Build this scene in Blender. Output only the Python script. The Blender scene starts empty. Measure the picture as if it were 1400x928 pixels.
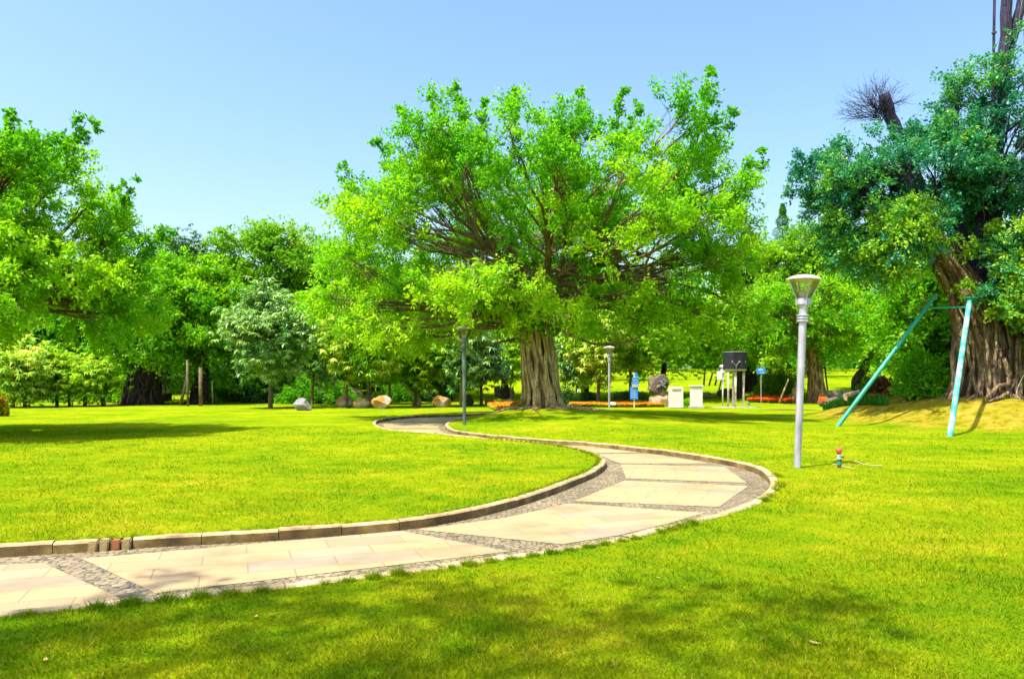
import bpy, bmesh, math, random
import numpy as np
from mathutils import Vector, Matrix, noise, geometry

S = bpy.context.scene
COL = S.collection
rng = np.random.default_rng(11)
random.seed(11)

# ------------------------------------------------------------------ camera, sky, sun, exposure
F = 1050.0; CX = 700.0; HY = 523.0; CH = 1.6        # focal length in photo px, horizon row, eye height
cam_d = bpy.data.cameras.new('camera'); cam = bpy.data.objects.new('camera', cam_d); COL.objects.link(cam)
cam.location = (0, 0, CH); cam.rotation_euler = (math.radians(90), 0, 0)
cam_d.sensor_width = 36; cam_d.lens = 36*F/1400; cam_d.shift_y = (HY-464)/1400
cam_d.clip_end = 2000; cam_d.clip_start = .05
S.camera = cam

SUNV = Vector((-1.4, -1.2, 3.8)).normalized()
world = bpy.data.worlds.new('World'); S.world = world; world.use_nodes = True
wn = world.node_tree; wn.nodes.clear()
sky = wn.nodes.new('ShaderNodeTexSky'); sky.sky_type = 'NISHITA'; sky.sun_disc = False
sky.sun_elevation = math.asin(SUNV.z); sky.sun_rotation = math.atan2(SUNV.x, SUNV.y)
sky.air_density = 1.3; sky.dust_density = 3.2; sky.ozone_density = 2.5; sky.altitude = 0
bg = wn.nodes.new('ShaderNodeBackground'); bg.inputs[1].default_value = .15
wo = wn.nodes.new('ShaderNodeOutputWorld')
hs = wn.nodes.new('ShaderNodeHueSaturation'); hs.inputs['Saturation'].default_value = 1.2; hs.inputs['Hue'].default_value = .505
wn.links.new(sky.outputs[0], hs.inputs['Color']); wn.links.new(hs.outputs[0], bg.inputs[0]); wn.links.new(bg.outputs[0], wo.inputs[0])
sun_d = bpy.data.lights.new('sun', 'SUN'); sun_d.energy = 4.0; sun_d.angle = math.radians(.6); sun_d.color = (1, .94, .80)
sun = bpy.data.objects.new('sun', sun_d); COL.objects.link(sun)
sun.rotation_euler = SUNV.to_track_quat('Z', 'Y').to_euler(); sun.location = (0, 0, 40)
S.view_settings.view_transform = 'Standard'; S.view_settings.look = 'None'
S.view_settings.exposure = 1.10; S.view_settings.gamma = 1
S.render.engine = 'CYCLES'
S.cycles.max_bounces = 7; S.cycles.diffuse_bounces = 4; S.cycles.glossy_bounces = 2
S.cycles.transmission_bounces = 4; S.cycles.transparent_max_bounces = 6
S.cycles.caustics_reflective = False; S.cycles.caustics_refractive = False

# ------------------------------------------------------------------ helpers
def tag(o, label=None, cat=None, group=None, kind=None):
    if label: o['label'] = label
    if cat: o['category'] = cat
    if group: o['group'] = group
    if kind: o['kind'] = kind
    return o

def empty(name, loc=(0, 0, 0), rz=0):
    o = bpy.data.objects.new(name, None); COL.objects.link(o)
    o.location = loc; o.rotation_euler = (0, 0, rz); o.empty_display_size = .3
    return o

def mesh_np(name, V, Fc, mat, parent=None, smooth=False, attrs=None, uv=None):
    """V (n,3), Fc (m,k) faces all of one size"""
    V = np.asarray(V, dtype=np.float32); Fc = np.asarray(Fc, dtype=np.int32)
    me = bpy.data.meshes.new(name)
    k = Fc.shape[1]; m = len(Fc)
    me.vertices.add(len(V)); me.vertices.foreach_set('co', V.ravel())
    me.loops.add(m*k); me.loops.foreach_set('vertex_index', Fc.ravel())
    me.polygons.add(m); me.polygons.foreach_set('loop_start', np.arange(0, m*k, k, dtype=np.int32))
    me.polygons.foreach_set('loop_total', np.full(m, k, dtype=np.int32))
    me.update(calc_edges=True)
    if smooth: me.polygons.foreach_set('use_smooth', np.ones(m, dtype=bool))
    if attrs:
        for nm, (dom, arr) in attrs.items():
            a = me.attributes.new(nm, 'FLOAT', dom); a.data.foreach_set('value', np.asarray(arr, dtype=np.float32))
    if uv is not None:
        l = me.uv_layers.new(name='UVMap'); l.data.foreach_set('uv', np.asarray(uv, dtype=np.float32).ravel())
    me.materials.append(mat)
    o = bpy.data.objects.new(name, me); COL.objects.link(o)
    if parent: o.parent = parent
    return o

class MB:
    """collects shapes of one part; build() links them as one mesh"""
    def __init__(s): s.v = []; s.f = []
    def add(s, vs, fs):
        n = len(s.v); s.v += [tuple(v) for v in vs]; s.f += [tuple(i+n for i in f) for f in fs]
    def box(s, c, d, M=None, bev=0):
        bm = bmesh.new(); bmesh.ops.create_cube(bm, size=1)
        for v in bm.verts: v.co = Vector((v.co.x*d[0], v.co.y*d[1], v.co.z*d[2]))
        if bev: bmesh.ops.bevel(bm, geom=bm.edges[:], offset=bev, segments=2, affect='EDGES')
        if M is not None: bm.transform(M)
        bm.transform(Matrix.Translation(c)); s.bm(bm)
    def bm(s, bm):
        bm.verts.ensure_lookup_table()
        for i, v in enumerate(bm.verts): v.index = i
        s.add([v.co[:] for v in bm.verts], [[v.index for v in f.verts] for f in bm.faces]); bm.free()
    def lathe(s, prof, c=(0, 0, 0), n=24, cap=True, rot=0):
        vs = []; fs = []
        for r, z in prof:
            for i in range(n):
                a = rot+2*math.pi*i/n; vs.append((c[0]+r*math.cos(a), c[1]+r*math.sin(a), c[2]+z))
        for j in range(len(prof)-1):
            for i in range(n):
                k = (i+1) % n; fs.append((j*n+i, j*n+k, (j+1)*n+k, (j+1)*n+i))
        if cap:
            fs.append(tuple(range(n-1, -1, -1))); b = (len(prof)-1)*n; fs.append(tuple(b+i for i in range(n)))
        s.add(vs, fs)
    def tube(s, pts, rad, n=8, cap=True):
        pts = [Vector(p) for p in pts]; m = len(pts)
        if not hasattr(rad, '__len__'): rad = [rad]*m
        vs = []; fs = []; up = None
        for j in range(m):
            t = (pts[min(j+1, m-1)]-pts[max(j-1, 0)])
            t = t.normalized() if t.length > 1e-9 else Vector((0, 0, 1))
            if up is None: up = t.orthogonal().normalized()
            up = (up-t*up.dot(t)); up = up.normalized() if up.length > 1e-6 else t.orthogonal().normalized()
            b = t.cross(up)
            for i in range(n):
                a = 2*math.pi*i/n; vs.append(pts[j]+(up*math.cos(a)+b*math.sin(a))*rad[j])
        for j in range(m-1):
            for i in range(n):
                k = (i+1) % n; fs.append((j*n+i, j*n+k, (j+1)*n+k, (j+1)*n+i))
        if cap:
            fs.append(tuple(range(n-1, -1, -1))); fs.append(tuple((m-1)*n+i for i in range(n)))
        s.add(vs, fs)
    def build(s, name, mat, parent=None, smooth=False, angle=None):
        me = bpy.data.meshes.new(name); me.from_pydata(s.v, [], s.f); me.update()
        if smooth: me.polygons.foreach_set('use_smooth', [True]*len(me.polygons))
        me.materials.append(mat)
        o = bpy.data.objects.new(name, me); COL.objects.link(o)
        if angle: me.set_sharp_from_angle(angle=math.radians(angle))
        if parent: o.parent = parent
        return o

def copy_tree(o, parent=None):
    c = o.copy(); COL.objects.link(c); c.parent = parent
    for ch in list(o.children): copy_tree(ch, c)
    return c

def crom(pts, n=8):
    pts = [np.array(p, float) for p in pts]; out = []
    P = [2*pts[0]-pts[1]]+pts+[2*pts[-1]-pts[-2]]
    for i in range(1, len(P)-2):
        for k in range(n):
            t = k/n; a, b, c, d = P[i-1], P[i], P[i+1], P[i+2]
            out.append(.5*((2*b)+(-a+c)*t+(2*a-5*b+4*c-d)*t*t+(-a+3*b-3*c+d)*t**3))
    out.append(pts[-1]); return np.array(out)

def inpoly(x, y, poly):
    x = np.asarray(x, float); y = np.asarray(y, float); r = np.zeros(x.shape, bool)
    n = len(poly); j = n-1
    for i in range(n):
        xi, yi = poly[i][0], poly[i][1]; xj, yj = poly[j][0], poly[j][1]
        if yi != yj:
            c = ((yi > y) != (yj > y)) & (x < (xj-xi)*(y-yi)/(yj-yi)+xi)
            r ^= c
        j = i
    return r

def sstep(a, b, x):
    t = np.clip((x-a)/(b-a), 0, 1); return t*t*(3-2*t)

def G(px, py, z=0.0):                                   # photo point on the level plane z -> x, y
    Y = (CH-z)*F/(py-HY); return ((px-CX)/F*Y, Y)
def P(px, py, Y):                                       # point at distance Y
    return Vector(((px-CX)/F*Y, Y, CH-(py-HY)/F*Y))

# ------------------------------------------------------------------ materials
def mat(name):
    m = bpy.data.materials.new(name); m.use_nodes = True; nt = m.node_tree; nt.nodes.clear()
    out = nt.nodes.new('ShaderNodeOutputMaterial'); return m, nt, out
def N(nt, t, **kw):
    n = nt.nodes.new('ShaderNode'+t)
    for k, v in kw.items():
        if k.startswith('_'): setattr(n, k[1:], v)
        else: n.inputs[k.replace('0', ' ')].default_value = v
    return n
def L(nt, a, b): nt.links.new(a, b)
def ramp(nt, src, stops):
    r = nt.nodes.new('ShaderNodeValToRGB'); e = r.color_ramp.elements
    while len(e) < len(stops): e.new(.5)
    for i, (p, c) in enumerate(stops): e[i].position = p; e[i].color = (*c, 1)
    L(nt, src, r.inputs[0]); return r.outputs[0]
def coords(nt, scale=(1, 1, 1), kind='Object'):
    tc = nt.nodes.new('ShaderNodeTexCoord'); mp = nt.nodes.new('ShaderNodeMapping'); mp.inputs['Scale'].default_value = scale
    L(nt, tc.outputs[kind], mp.inputs[0]); return mp.outputs[0]
def mixc(nt, fac, a, b, mode='MIX'):
    m = nt.nodes.new('ShaderNodeMix'); m.data_type = 'RGBA'; m.blend_type = mode
    for s, v in ((0, fac), (6, a), (7, b)):
        if isinstance(v, (int, float)): m.inputs[s].default_value = v
        elif isinstance(v, tuple): m.inputs[s].default_value = (*v, 1)
        else: L(nt, v, m.inputs[s])
    return m.outputs[2]
def noisef(nt, vec, scale, detail=4, rough=.6):
    n = N(nt, 'TexNoise', Scale=scale, Detail=detail, Roughness=rough); L(nt, vec, n.inputs['Vector']); return n.outputs['Fac']
def bumpn(nt, h, strength, dist):
    b = N(nt, 'Bump', Strength=strength, Distance=dist); L(nt, h, b.inputs['Height']); return b.outputs[0]
def math2(nt, op, a, b=0.0):
    m = nt.nodes.new('ShaderNodeMath'); m.operation = op
    for i, v in ((0, a), (1, b)):
        if isinstance(v, (int, float)): m.inputs[i].default_value = v
        else: L(nt, v, m.inputs[i])
    return m.outputs[0]

def mat_surface(name, stops, scale=3, rough=.8, bump=.4, bdist=.02, stretch=(1, 1, 1), metallic=0, detail=6, rand=0):
    m, nt, out = mat(name); v = coords(nt, stretch)
    f = noisef(nt, v, scale, detail, .65)
    c = ramp(nt, f, stops)
    bs = N(nt, 'BsdfPrincipled', Roughness=rough, Metallic=metallic)
    L(nt, c, bs.inputs['Base Color'])
    f2 = noisef(nt, v, scale*5, 5, .7)
    if bump: L(nt, bumpn(nt, math2(nt, 'ADD', f, math2(nt, 'MULTIPLY', f2, .35)), bump, bdist), bs.inputs['Normal'])
    L(nt, bs.outputs[0], out.inputs[0]); return m

def mat_leaf(name, stops, transl=.42, gloss=.06, rough=.45):
    """leaf colour runs over the per-leaf attribute 'tint'"""
    m, nt, out = mat(name)
    at = nt.nodes.new('ShaderNodeAttribute'); at.attribute_name = 'tint'
    c = ramp(nt, at.outputs['Fac'], stops)
    d = nt.nodes.new('ShaderNodeBsdfDiffuse'); t = nt.nodes.new('ShaderNodeBsdfTranslucent'); g = N(nt, 'BsdfGlossy', Roughness=rough)
    L(nt, c, d.inputs[0])
    tc = mixc(nt, 1.0, c, (1.15, 1.25, .45), 'MULTIPLY'); L(nt, tc, t.inputs[0])
    g.inputs[0].default_value = (.9, .95, .9, 1)
    m1 = N(nt, 'MixShader', Fac=transl); L(nt, d.outputs[0], m1.inputs[1]); L(nt, t.outputs[0], m1.inputs[2])
    m2 = N(nt, 'MixShader', Fac=gloss); L(nt, m1.outputs[0], m2.inputs[1]); L(nt, g.outputs[0], m2.inputs[2])
    L(nt, m2.outputs[0], out.inputs[0]); return m

LEAF = {
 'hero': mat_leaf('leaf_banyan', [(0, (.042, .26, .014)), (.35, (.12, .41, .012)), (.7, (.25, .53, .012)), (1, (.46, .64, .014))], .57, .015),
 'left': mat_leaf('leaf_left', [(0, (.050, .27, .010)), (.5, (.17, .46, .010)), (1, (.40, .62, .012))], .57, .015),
 'teal': mat_leaf('leaf_fig', [(0, (.014, .16, .125)), (.35, (.030, .26, .16)), (.6, (.08, .35, .08)), (.8, (.20, .44, .016)), (1, (.42, .60, .02))], .38, .035, .5),
 'mid': mat_leaf('leaf_mid', [(0, (.050, .26, .008)), (.5, (.17, .45, .010)), (1, (.38, .60, .012))], .57, .015),
 'lime': mat_leaf('leaf_lime', [(0, (.07, .25, .009)), (.5, (.21, .46, .012)), (1, (.45, .60, .03))], .5, .02),
 'silver': mat_leaf('leaf_silver', [(0, (.02, .12, .035)), (.5, (.10, .30, .05)), (1, (.34, .52, .16))], .3, .06),
 'pale': mat_leaf('leaf_pale', [(0, (.12, .32, .012)), (.5, (.34, .54, .03)), (1, (.66, .68, .14))], .45, .03),
 'dark': mat_leaf('leaf_dark', [(0, (.008, .045, .006)), (.5, (.022, .10, .012)), (1, (.06, .18, .02))], .25, .03),
 'shrub': mat_leaf('leaf_shrub', [(0, (.04, .16, .008)), (.5, (.13, .32, .012)), (1, (.30, .44, .02))], .35, .02),
 'plum': mat_leaf('leaf_plum', [(0, (.05, .012, .012)), (.5, (.14, .04, .014)), (1, (.12, .16, .02))], .2, .03),
 'orange': mat_leaf('petal_orange', [(0, (.07, .30, .01)), (.28, (.20, .42, .01)), (.36, (.80, .17, .01)), (1, (.95, .36, .02))], .3, .01),
 'red': mat_leaf('petal_red', [(0, (.05, .20, .01)), (.25, (.14, .34, .01)), (.34, (.75, .035, .01)), (1, (.92, .16, .03))], .3, .01),
 'pink': mat_leaf('petal_pink', [(0, (.6, .2, .25)), (1, (.8, .45, .45))], .3, .01),
 'strap': mat_leaf('leaf_strap', [(0, (.01, .10, .01)), (1, (.04, .26, .02))], .2, .04),
 'dead': mat_leaf('dead_leaf', [(0, (.10, .045, .01)), (.6, (.42, .24, .04)), (1, (.62, .46, .14))], .15, .0),
}

def mat_bark(name, stops, sc=1.0, bump=1.0, vert=.18):
    m, nt, out = mat(name); v = coords(nt, (1, 1, vert))
    f = noisef(nt, v, 9*sc, 8, .65); f2 = noisef(nt, coords(nt), 1.6*sc, 3, .5)
    vo = N(nt, 'TexVoronoi', Scale=16*sc); L(nt, v, vo.inputs['Vector'])
    vk = N(nt, 'TexVoronoi', Scale=7*sc); vk.feature = 'DISTANCE_TO_EDGE'; nv = N(nt, 'TexNoise', Scale=5*sc, Detail=4); L(nt, coords(nt, (1, 1, .3)), nv.inputs['Vector']); va = nt.nodes.new('ShaderNodeVectorMath'); va.operation = 'MULTIPLY_ADD'; L(nt, nv.outputs['Color'], va.inputs[0]); va.inputs[1].default_value = (.35, .35, .2); L(nt, coords(nt, (1, 1, .12)), va.inputs[2]); L(nt, va.outputs[0], vk.inputs['Vector']); ck = ramp(nt, vk.outputs[0], [(0, (0, 0, 0)), (.09, (1, 1, 1))])
    h = math2(nt, 'ADD', f, math2(nt, 'MULTIPLY', vo.outputs[0], .5)); h = math2(nt, 'ADD', h, math2(nt, 'MULTIPLY', ck, .5))
    c = ramp(nt, math2(nt, 'ADD', math2(nt, 'MULTIPLY', f, .62), math2(nt, 'MULTIPLY', f2, .38)), stops)
    c = mixc(nt, ck, mixc(nt, 1.0, c, (.45, .40, .38), 'MULTIPLY'), c)
    bs = N(nt, 'BsdfPrincipled', Roughness=.85); L(nt, c, bs.inputs['Base Color'])
    L(nt, bumpn(nt, h, bump, .05/sc), bs.inputs['Normal']); L(nt, bs.outputs[0], out.inputs[0]); return m

BARK = {
 'hero': mat_bark('bark_banyan', [(.30, (.035, .018, .006)), (.43, (.16, .085, .026)), (.55, (.40, .26, .09)), (.72, (.60, .47, .22))]),
 'core': mat_bark('bark_core', [(.30, (.03, .016, .006)), (.48, (.12, .07, .024)), (.65, (.30, .20, .08))]),
 'strand': mat_bark('bark_strand', [(.30, (.16, .09, .03)), (.45, (.36, .24, .09)), (.58, (.54, .40, .18)), (.72, (.66, .54, .28))], 1.0, .7),
 'limb': mat_bark('bark_limb', [(.3, (.05, .032, .014)), (.5, (.17, .11, .05)), (.7, (.34, .25, .13))], 1.6, .6, .4),
 'right': mat_bark('bark_fig', [(.3, (.035, .018, .012)), (.44, (.14, .085, .05)), (.57, (.32, .22, .12)), (.75, (.50, .38, .20))]),
 'plum': mat_bark('bark_plum', [(.3, (.010, .009, .026)), (.5, (.030, .022, .060)), (.75, (.075, .055, .11))]),
 'dark': mat_bark('bark_dark', [(.3, (.012, .008, .006)), (.5, (.045, .026, .016)), (.7, (.14, .08, .04))]),
 'young': mat_bark('bark_young', [(.3, (.08, .055, .03)), (.5, (.17, .12, .06)), (.7, (.30, .22, .12))], 2.0, .4),
 'pale': mat_bark('bark_pale', [(.3, (.22, .15, .06)), (.5, (.40, .28, .12)), (.7, (.55, .42, .22))], 2.0, .4),
}

def lawn_color(nt, blade=False):
    v = coords(nt)
    big = noisef(nt, v, .3, 5, .62); med = noisef(nt, v, 1.7, 6, .7); fine = noisef(nt, v, 22, 5, .7)
    s = math2(nt, 'ADD', math2(nt, 'MULTIPLY', big, .45), math2(nt, 'MULTIPLY', med, .4))
    s = math2(nt, 'ADD', s, math2(nt, 'MULTIPLY', fine, .15))
    c = ramp(nt, s, [(.36, (.07, .19, .004)), (.45, (.165, .28, .004)), (.53, (.28, .345, .005)), (.60, (.40, .39, .012)), (.68, (.52, .42, .05))])
    at = nt.nodes.new('ShaderNodeAttribute'); at.attribute_name = 'dry'
    dn = noisef(nt, v, 2.0, 7, .8)
    dc = ramp(nt, dn, [(.36, (.10, .14, .005)), (.45, (.27, .22, .012)), (.54, (.42, .29, .03)), (.63, (.54, .35, .08)), (.74, (.56, .38, .18))])
    df = math2(nt, 'MULTIPLY', at.outputs['Fac'], 1.0)
    c = mixc(nt, df, c, dc)
    return c, fine, med
def mat_lawn():
    m, nt, out = mat('lawn_turf'); c, fine, med = lawn_color(nt)
    v2 = coords(nt, (1, 1, 1)); f3 = noisef(nt, v2, 70, 4, .7)
    c = mixc(nt, math2(nt, 'MULTIPLY', f3, .5), c, (.10, .17, .004))
    soil = nt.nodes.new('ShaderNodeAttribute'); soil.attribute_name = 'soil'
    c = mixc(nt, soil.outputs['Fac'], c, (.13, .07, .035))
    bs = N(nt, 'BsdfDiffuse'); L(nt, c, bs.inputs[0])
    h = math2(nt, 'ADD', fine, math2(nt, 'MULTIPLY', f3, .5))
    L(nt, bumpn(nt, h, .8, .05), bs.inputs['Normal']); L(nt, bs.outputs[0], out.inputs[0]); return m
def mat_blade():
    m, nt, out = mat('grass_blade'); c, fine, med = lawn_color(nt)
    at = nt.nodes.new('ShaderNodeAttribute'); at.attribute_name = 'tint'
    k = ramp(nt, at.outputs['Fac'], [(0, (.42, .52, .5)), (.5, (.95, .98, 1.0)), (.86, (1.25, 1.15, 1.5)), (.93, (1.7, 1.15, 5)), (1, (2.2, 1.4, 14))])
    c = mixc(nt, 1.0, c, k, 'MULTIPLY')
    d = nt.nodes.new('ShaderNodeBsdfDiffuse'); t = nt.nodes.new('ShaderNodeBsdfTranslucent')
    L(nt, c, d.inputs[0]); L(nt, c, t.inputs[0])
    m1 = N(nt, 'MixShader', Fac=.4); L(nt, d.outputs[0], m1.inputs[1]); L(nt, t.outputs[0], m1.inputs[2])
    L(nt, m1.outputs[0], out.inputs[0]); return m
M_LAWN = mat_lawn(); M_BLADE = mat_blade()

def mat_cobble():
    m, nt, out = mat('cobble_setts'); v = coords(nt, (1, 1, 1))
    w = N(nt, 'TexNoise', Scale=2.0, Detail=2.0); L(nt, v, w.inputs['Vector'])
    vv = nt.nodes.new('ShaderNodeVectorMath'); vv.operation = 'MULTIPLY_ADD'
    L(nt, w.outputs['Color'], vv.inputs[0]); vv.inputs[1].default_value = (.12, .12, 0); L(nt, v, vv.inputs[2])
    vo = N(nt, 'TexVoronoi', Scale=14.0, Randomness=.55); vo.feature = 'DISTANCE_TO_EDGE'; L(nt, vv.outputs[0], vo.inputs['Vector'])
    vc = N(nt, 'TexVoronoi', Scale=14.0, Randomness=.55); L(nt, vv.outputs[0], vc.inputs['Vector'])
    n = noisef(nt, v, 1.3, 4)
    c = ramp(nt, n, [(.3, (.19, .145, .075)), (.55, (.29, .225, .125)), (.75, (.40, .31, .18))])
    cs = N(nt, 'HueSaturation', Saturation=.22, Value=1.0); L(nt, vc.outputs['Color'], cs.inputs['Color'])
    c = mixc(nt, .5, c, cs.outputs[0], 'MULTIPLY')
    e = ramp(nt, vo.outputs[0], [(0, (0, 0, 0)), (.10, (1, 1, 1))])
    c = mixc(nt, e, (.055, .045, .025), c)
    bs = N(nt, 'BsdfPrincipled', Roughness=.8); L(nt, c, bs.inputs['Base Color'])
    L(nt, bumpn(nt, e, .7, .012), bs.inputs['Normal']); L(nt, bs.outputs[0], out.inputs[0]); return m
def mat_slab():
    m, nt, out = mat('granite_slabs'); v = coords(nt, (1, 1, 1), 'UV')
    b = N(nt, 'TexBrick', Scale=1.0); b.inputs['Brick Width'].default_value = .8; b.inputs['Row Height'].default_value = .4
    b.inputs['Mortar Size'].default_value = .007; b.inputs['Mortar Smooth'].default_value = .1; b.inputs['Bias'].default_value = 0
    b.inputs['Color1'].default_value = (0, 0, 0, 1); b.inputs['Color2'].default_value = (1, 1, 1, 1); b.inputs['Mortar'].default_value = (.5, .5, .5, 1)
    L(nt, v, b.inputs['Vector'])
    c = ramp(nt, b.outputs['Color'], [(0, (.31, .235, .13)), (.3, (.42, .285, .135)), (.55, (.345, .265, .135)), (.8, (.43, .295, .14)), (1, (.31, .26, .175))])
    n = noisef(nt, v, 1.1, 5, .6); st = ramp(nt, n, [(.3, (.74, .70, .66)), (.48, (.98, .97, .96)), (.6, (1.06, 1.04, 1.0)), (.75, (.98, .88, .74))])
    c = mixc(nt, 1, c, st, 'MULTIPLY')
    n2 = noisef(nt, v, 60, 4, .7); c = mixc(nt, 1, c, ramp(nt, n2, [(.3, (.9, .9, .9)), (.7, (1.06, 1.06, 1.06))]), 'MULTIPLY')
    n3 = noisef(nt, v, 9, 3, .7); sp = ramp(nt, n3, [(.74, (0, 0, 0)), (.80, (1, 1, 1))]); c = mixc(nt, math2(nt, 'MULTIPLY', sp, .35), c, (.30, .22, .13))
    c = mixc(nt, math2(nt, 'MULTIPLY', b.outputs['Fac'], .75), c, (.19, .14, .07))
    bs = N(nt, 'BsdfPrincipled', Roughness=.75); L(nt, c, bs.inputs['Base Color'])
    h = math2(nt, 'SUBTRACT', math2(nt, 'MULTIPLY', n2, .2), b.outputs['Fac'])
    L(nt, bumpn(nt, h, .35, .006), bs.inputs['Normal']); L(nt, bs.outputs[0], out.inputs[0]); return m
M_COB = mat_cobble(); M_SLAB = mat_slab()
def mat_kerb():
    m, nt, out = mat('kerb_stone'); v = coords(nt)
    n = noisef(nt, v, 2.2, 6, .65); n2 = noisef(nt, coords(nt, (1, 1, 1)), 28, 5, .7)
    c = ramp(nt, n, [(.3, (.26, .17, .07)), (.5, (.46, .34, .16)), (.7, (.60, .49, .29))])
    c = mixc(nt, 1, c, ramp(nt, n2, [(.3, (.7, .7, .7)), (.6, (1.05, 1.05, 1.05))]), 'MULTIPLY')
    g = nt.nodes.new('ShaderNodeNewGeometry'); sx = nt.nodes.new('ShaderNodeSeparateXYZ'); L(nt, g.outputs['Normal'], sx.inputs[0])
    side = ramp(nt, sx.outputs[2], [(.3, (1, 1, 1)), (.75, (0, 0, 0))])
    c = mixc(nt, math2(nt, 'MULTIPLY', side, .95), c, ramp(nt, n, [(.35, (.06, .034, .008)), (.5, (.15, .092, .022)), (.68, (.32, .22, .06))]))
    n4 = noisef(nt, v, 7, 5, .75); c = mixc(nt, ramp(nt, n4, [(.54, (0, 0, 0)), (.64, (.7, .7, .7))]), c, (.09, .08, .015))   # soil-stained sides
    bs = N(nt, 'BsdfPrincipled', Roughness=.85); L(nt, c, bs.inputs['Base Color'])
    L(nt, bumpn(nt, math2(nt, 'ADD', n, math2(nt, 'MULTIPLY', n2, .5)), .5, .02), bs.inputs['Normal']); L(nt, bs.outputs[0], out.inputs[0]); return m
M_KERB = mat_kerb()
M_GALV = mat_surface('galvanised_grey', [(.34, (.24, .23, .27)), (.48, (.40, .38, .44)), (.56, (.42, .40, .46)), (.66, (.66, .63, .68))], 7, .5, .12, .004, (1, 1, .25), .25)
M_DKPOLE = mat_surface('weathered_green_grey', [(.3, (.045, .07, .055)), (.5, (.09, .125, .10)), (.7, (.17, .21, .17))], 5, .6, .1, .004, (1, 1, .3), .1)
M_CAP = mat_surface('cream_enamel', [(.3, (.62, .60, .50)), (.6, (.78, .76, .68))], 4, .4, .05, .003)
M_WHITE = mat_surface('white_paint', [(.3, (.66, .62, .54)), (.6, (.80, .78, .72)), (.8, (.82, .80, .76))], 2.5, .55, .08, .004)
M_RUST = mat_surface('rusty_white_paint', [(.38, (.45, .20, .07)), (.46, (.62, .56, .50)), (.7, (.70, .68, .64))], 5, .6, .1, .004, (1, 1, .5))
M_BLACK = mat_surface('black_panel', [(.3, (.003, .004, .008)), (.7, (.010, .012, .020))], 3, .75, .05, .003)
M_GREY = mat_surface('grey_metal', [(.3, (.20, .20, .20)), (.7, (.42, .42, .42))], 6, .5, .05, .003, metallic=.3)
M_BLUE = mat_surface('blue_sign', [(.3, (.02, .16, .62)), (.7, (.05, .26, .80))], 4, .4, .03, .002)
M_SKYB = mat_surface('pale_blue_lettering', [(.3, (.25, .45, .80)), (.7, (.45, .62, .85))], 4, .5, .02, .002)
M_TEAL = mat_surface('teal_paint', [(.35, (.010, .19, .13)), (.5, (.014, .27, .19)), (.66, (.03, .35, .26)), (.78, (.25, .48, .42))], 3, .45, .12, .004, (1, 1, .4))
M_TEALW = mat_surface('worn_teal_paint', [(.38, (.02, .25, .19)), (.47, (.08, .38, .33)), (.56, (.24, .50, .48)), (.68, (.46, .58, .58))], 2.4, .5, .12, .004, (1, 1, .5))
M_REDC = mat_surface('red_plastic', [(.3, (.55, .06, .02)), (.7, (.72, .13, .05))], 8, .4, .1, .003)
M_GRN = mat_surface('green_plastic', [(.3, (.01, .22, .10)), (.7, (.03, .35, .17))], 8, .5, .1, .003)
M_CYAN = mat_surface('aqua_plastic', [(.3, (.15, .55, .48)), (.7, (.35, .72, .66))], 8, .5, .1, .003)
M_BROWN = mat_surface('rusty_iron', [(.3, (.05, .025, .012)), (.7, (.20, .09, .04))], 12, .8, .3, .006)
M_HOSE = mat_surface('cream_plastic_pipe', [(.3, (.42, .38, .26)), (.7, (.60, .56, .42))], 8, .5, .05, .003)
M_BRICK = mat_surface('red_brick', [(.3, (.20, .07, .02)), (.7, (.36, .16, .06))], 12, .9, .5, .01)
M_STONEP = mat_surface('pale_rubble_stone', [(.3, (.15, .10, .035)), (.6, (.38, .28, .12))], 7, .9, .6, .02)
M_CONC = mat_surface('pale_concrete', [(.3, (.34, .33, .29)), (.6, (.50, .48, .42))], 3, .85, .3, .01)
M_SOIL = mat_surface('bare_soil', [(.3, (.10, .05, .025)), (.6, (.22, .12, .06))], 6, .95, .6, .03)
def mat_glass():
    m, nt, out = mat('lantern_glass')
    t = nt.nodes.new('ShaderNodeBsdfTransparent'); t.inputs[0].default_value = (.97, .98, .94, 1)
    g = N(nt, 'BsdfGlossy', Roughness=.08); d = nt.nodes.new('ShaderNodeBsdfTranslucent'); d.inputs[0].default_value = (.75, .8, .7, 1)
    m0 = N(nt, 'MixShader', Fac=.26); L(nt, t.outputs[0], m0.inputs[1]); L(nt, d.outputs[0], m0.inputs[2])
    fr = N(nt, 'Fresnel', IOR=1.4); m1 = nt.nodes.new('ShaderNodeMixShader')
    L(nt, fr.outputs[0], m1.inputs[0]); L(nt, m0.outputs[0], m1.inputs[1]); L(nt, g.outputs[0], m1.inputs[2]); L(nt, m1.outputs[0], out.inputs[0]); return m
M_GLASS = mat_glass()
def mat_rock(name, a, b, c, bias=.5):
    m, nt, out = mat(name); v = coords(nt)
    n = noisef(nt, v, .9, 3, .5); n2 = noisef(nt, v, 7, 6, .7)
    s = ramp(nt, n, [(bias-.04, (0, 0, 0)), (bias+.05, (1, 1, 1))])
    col = mixc(nt, s, a, b); col = mixc(nt, ramp(nt, n2, [(.52, (0, 0, 0)), (.66, (1, 1, 1))]), col, c)
    bs = N(nt, 'BsdfPrincipled', Roughness=.8); L(nt, col, bs.inputs['Base Color'])
    L(nt, bumpn(nt, n2, .7, .08), bs.inputs['Normal']); L(nt, bs.outputs[0], out.inputs[0]); return m
R_OCH = mat_rock('ochre_rock', (.46, .23, .045), (.42, .37, .29), (.22, .11, .03), .5)
R_GREY = mat_rock('grey_rock', (.25, .25, .26), (.18, .17, .15), (.16, .14, .09), .5)
R_DARK = mat_rock('dark_rock', (.10, .085, .06), (.16, .13, .09), (.05, .045, .03), .5)
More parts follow.
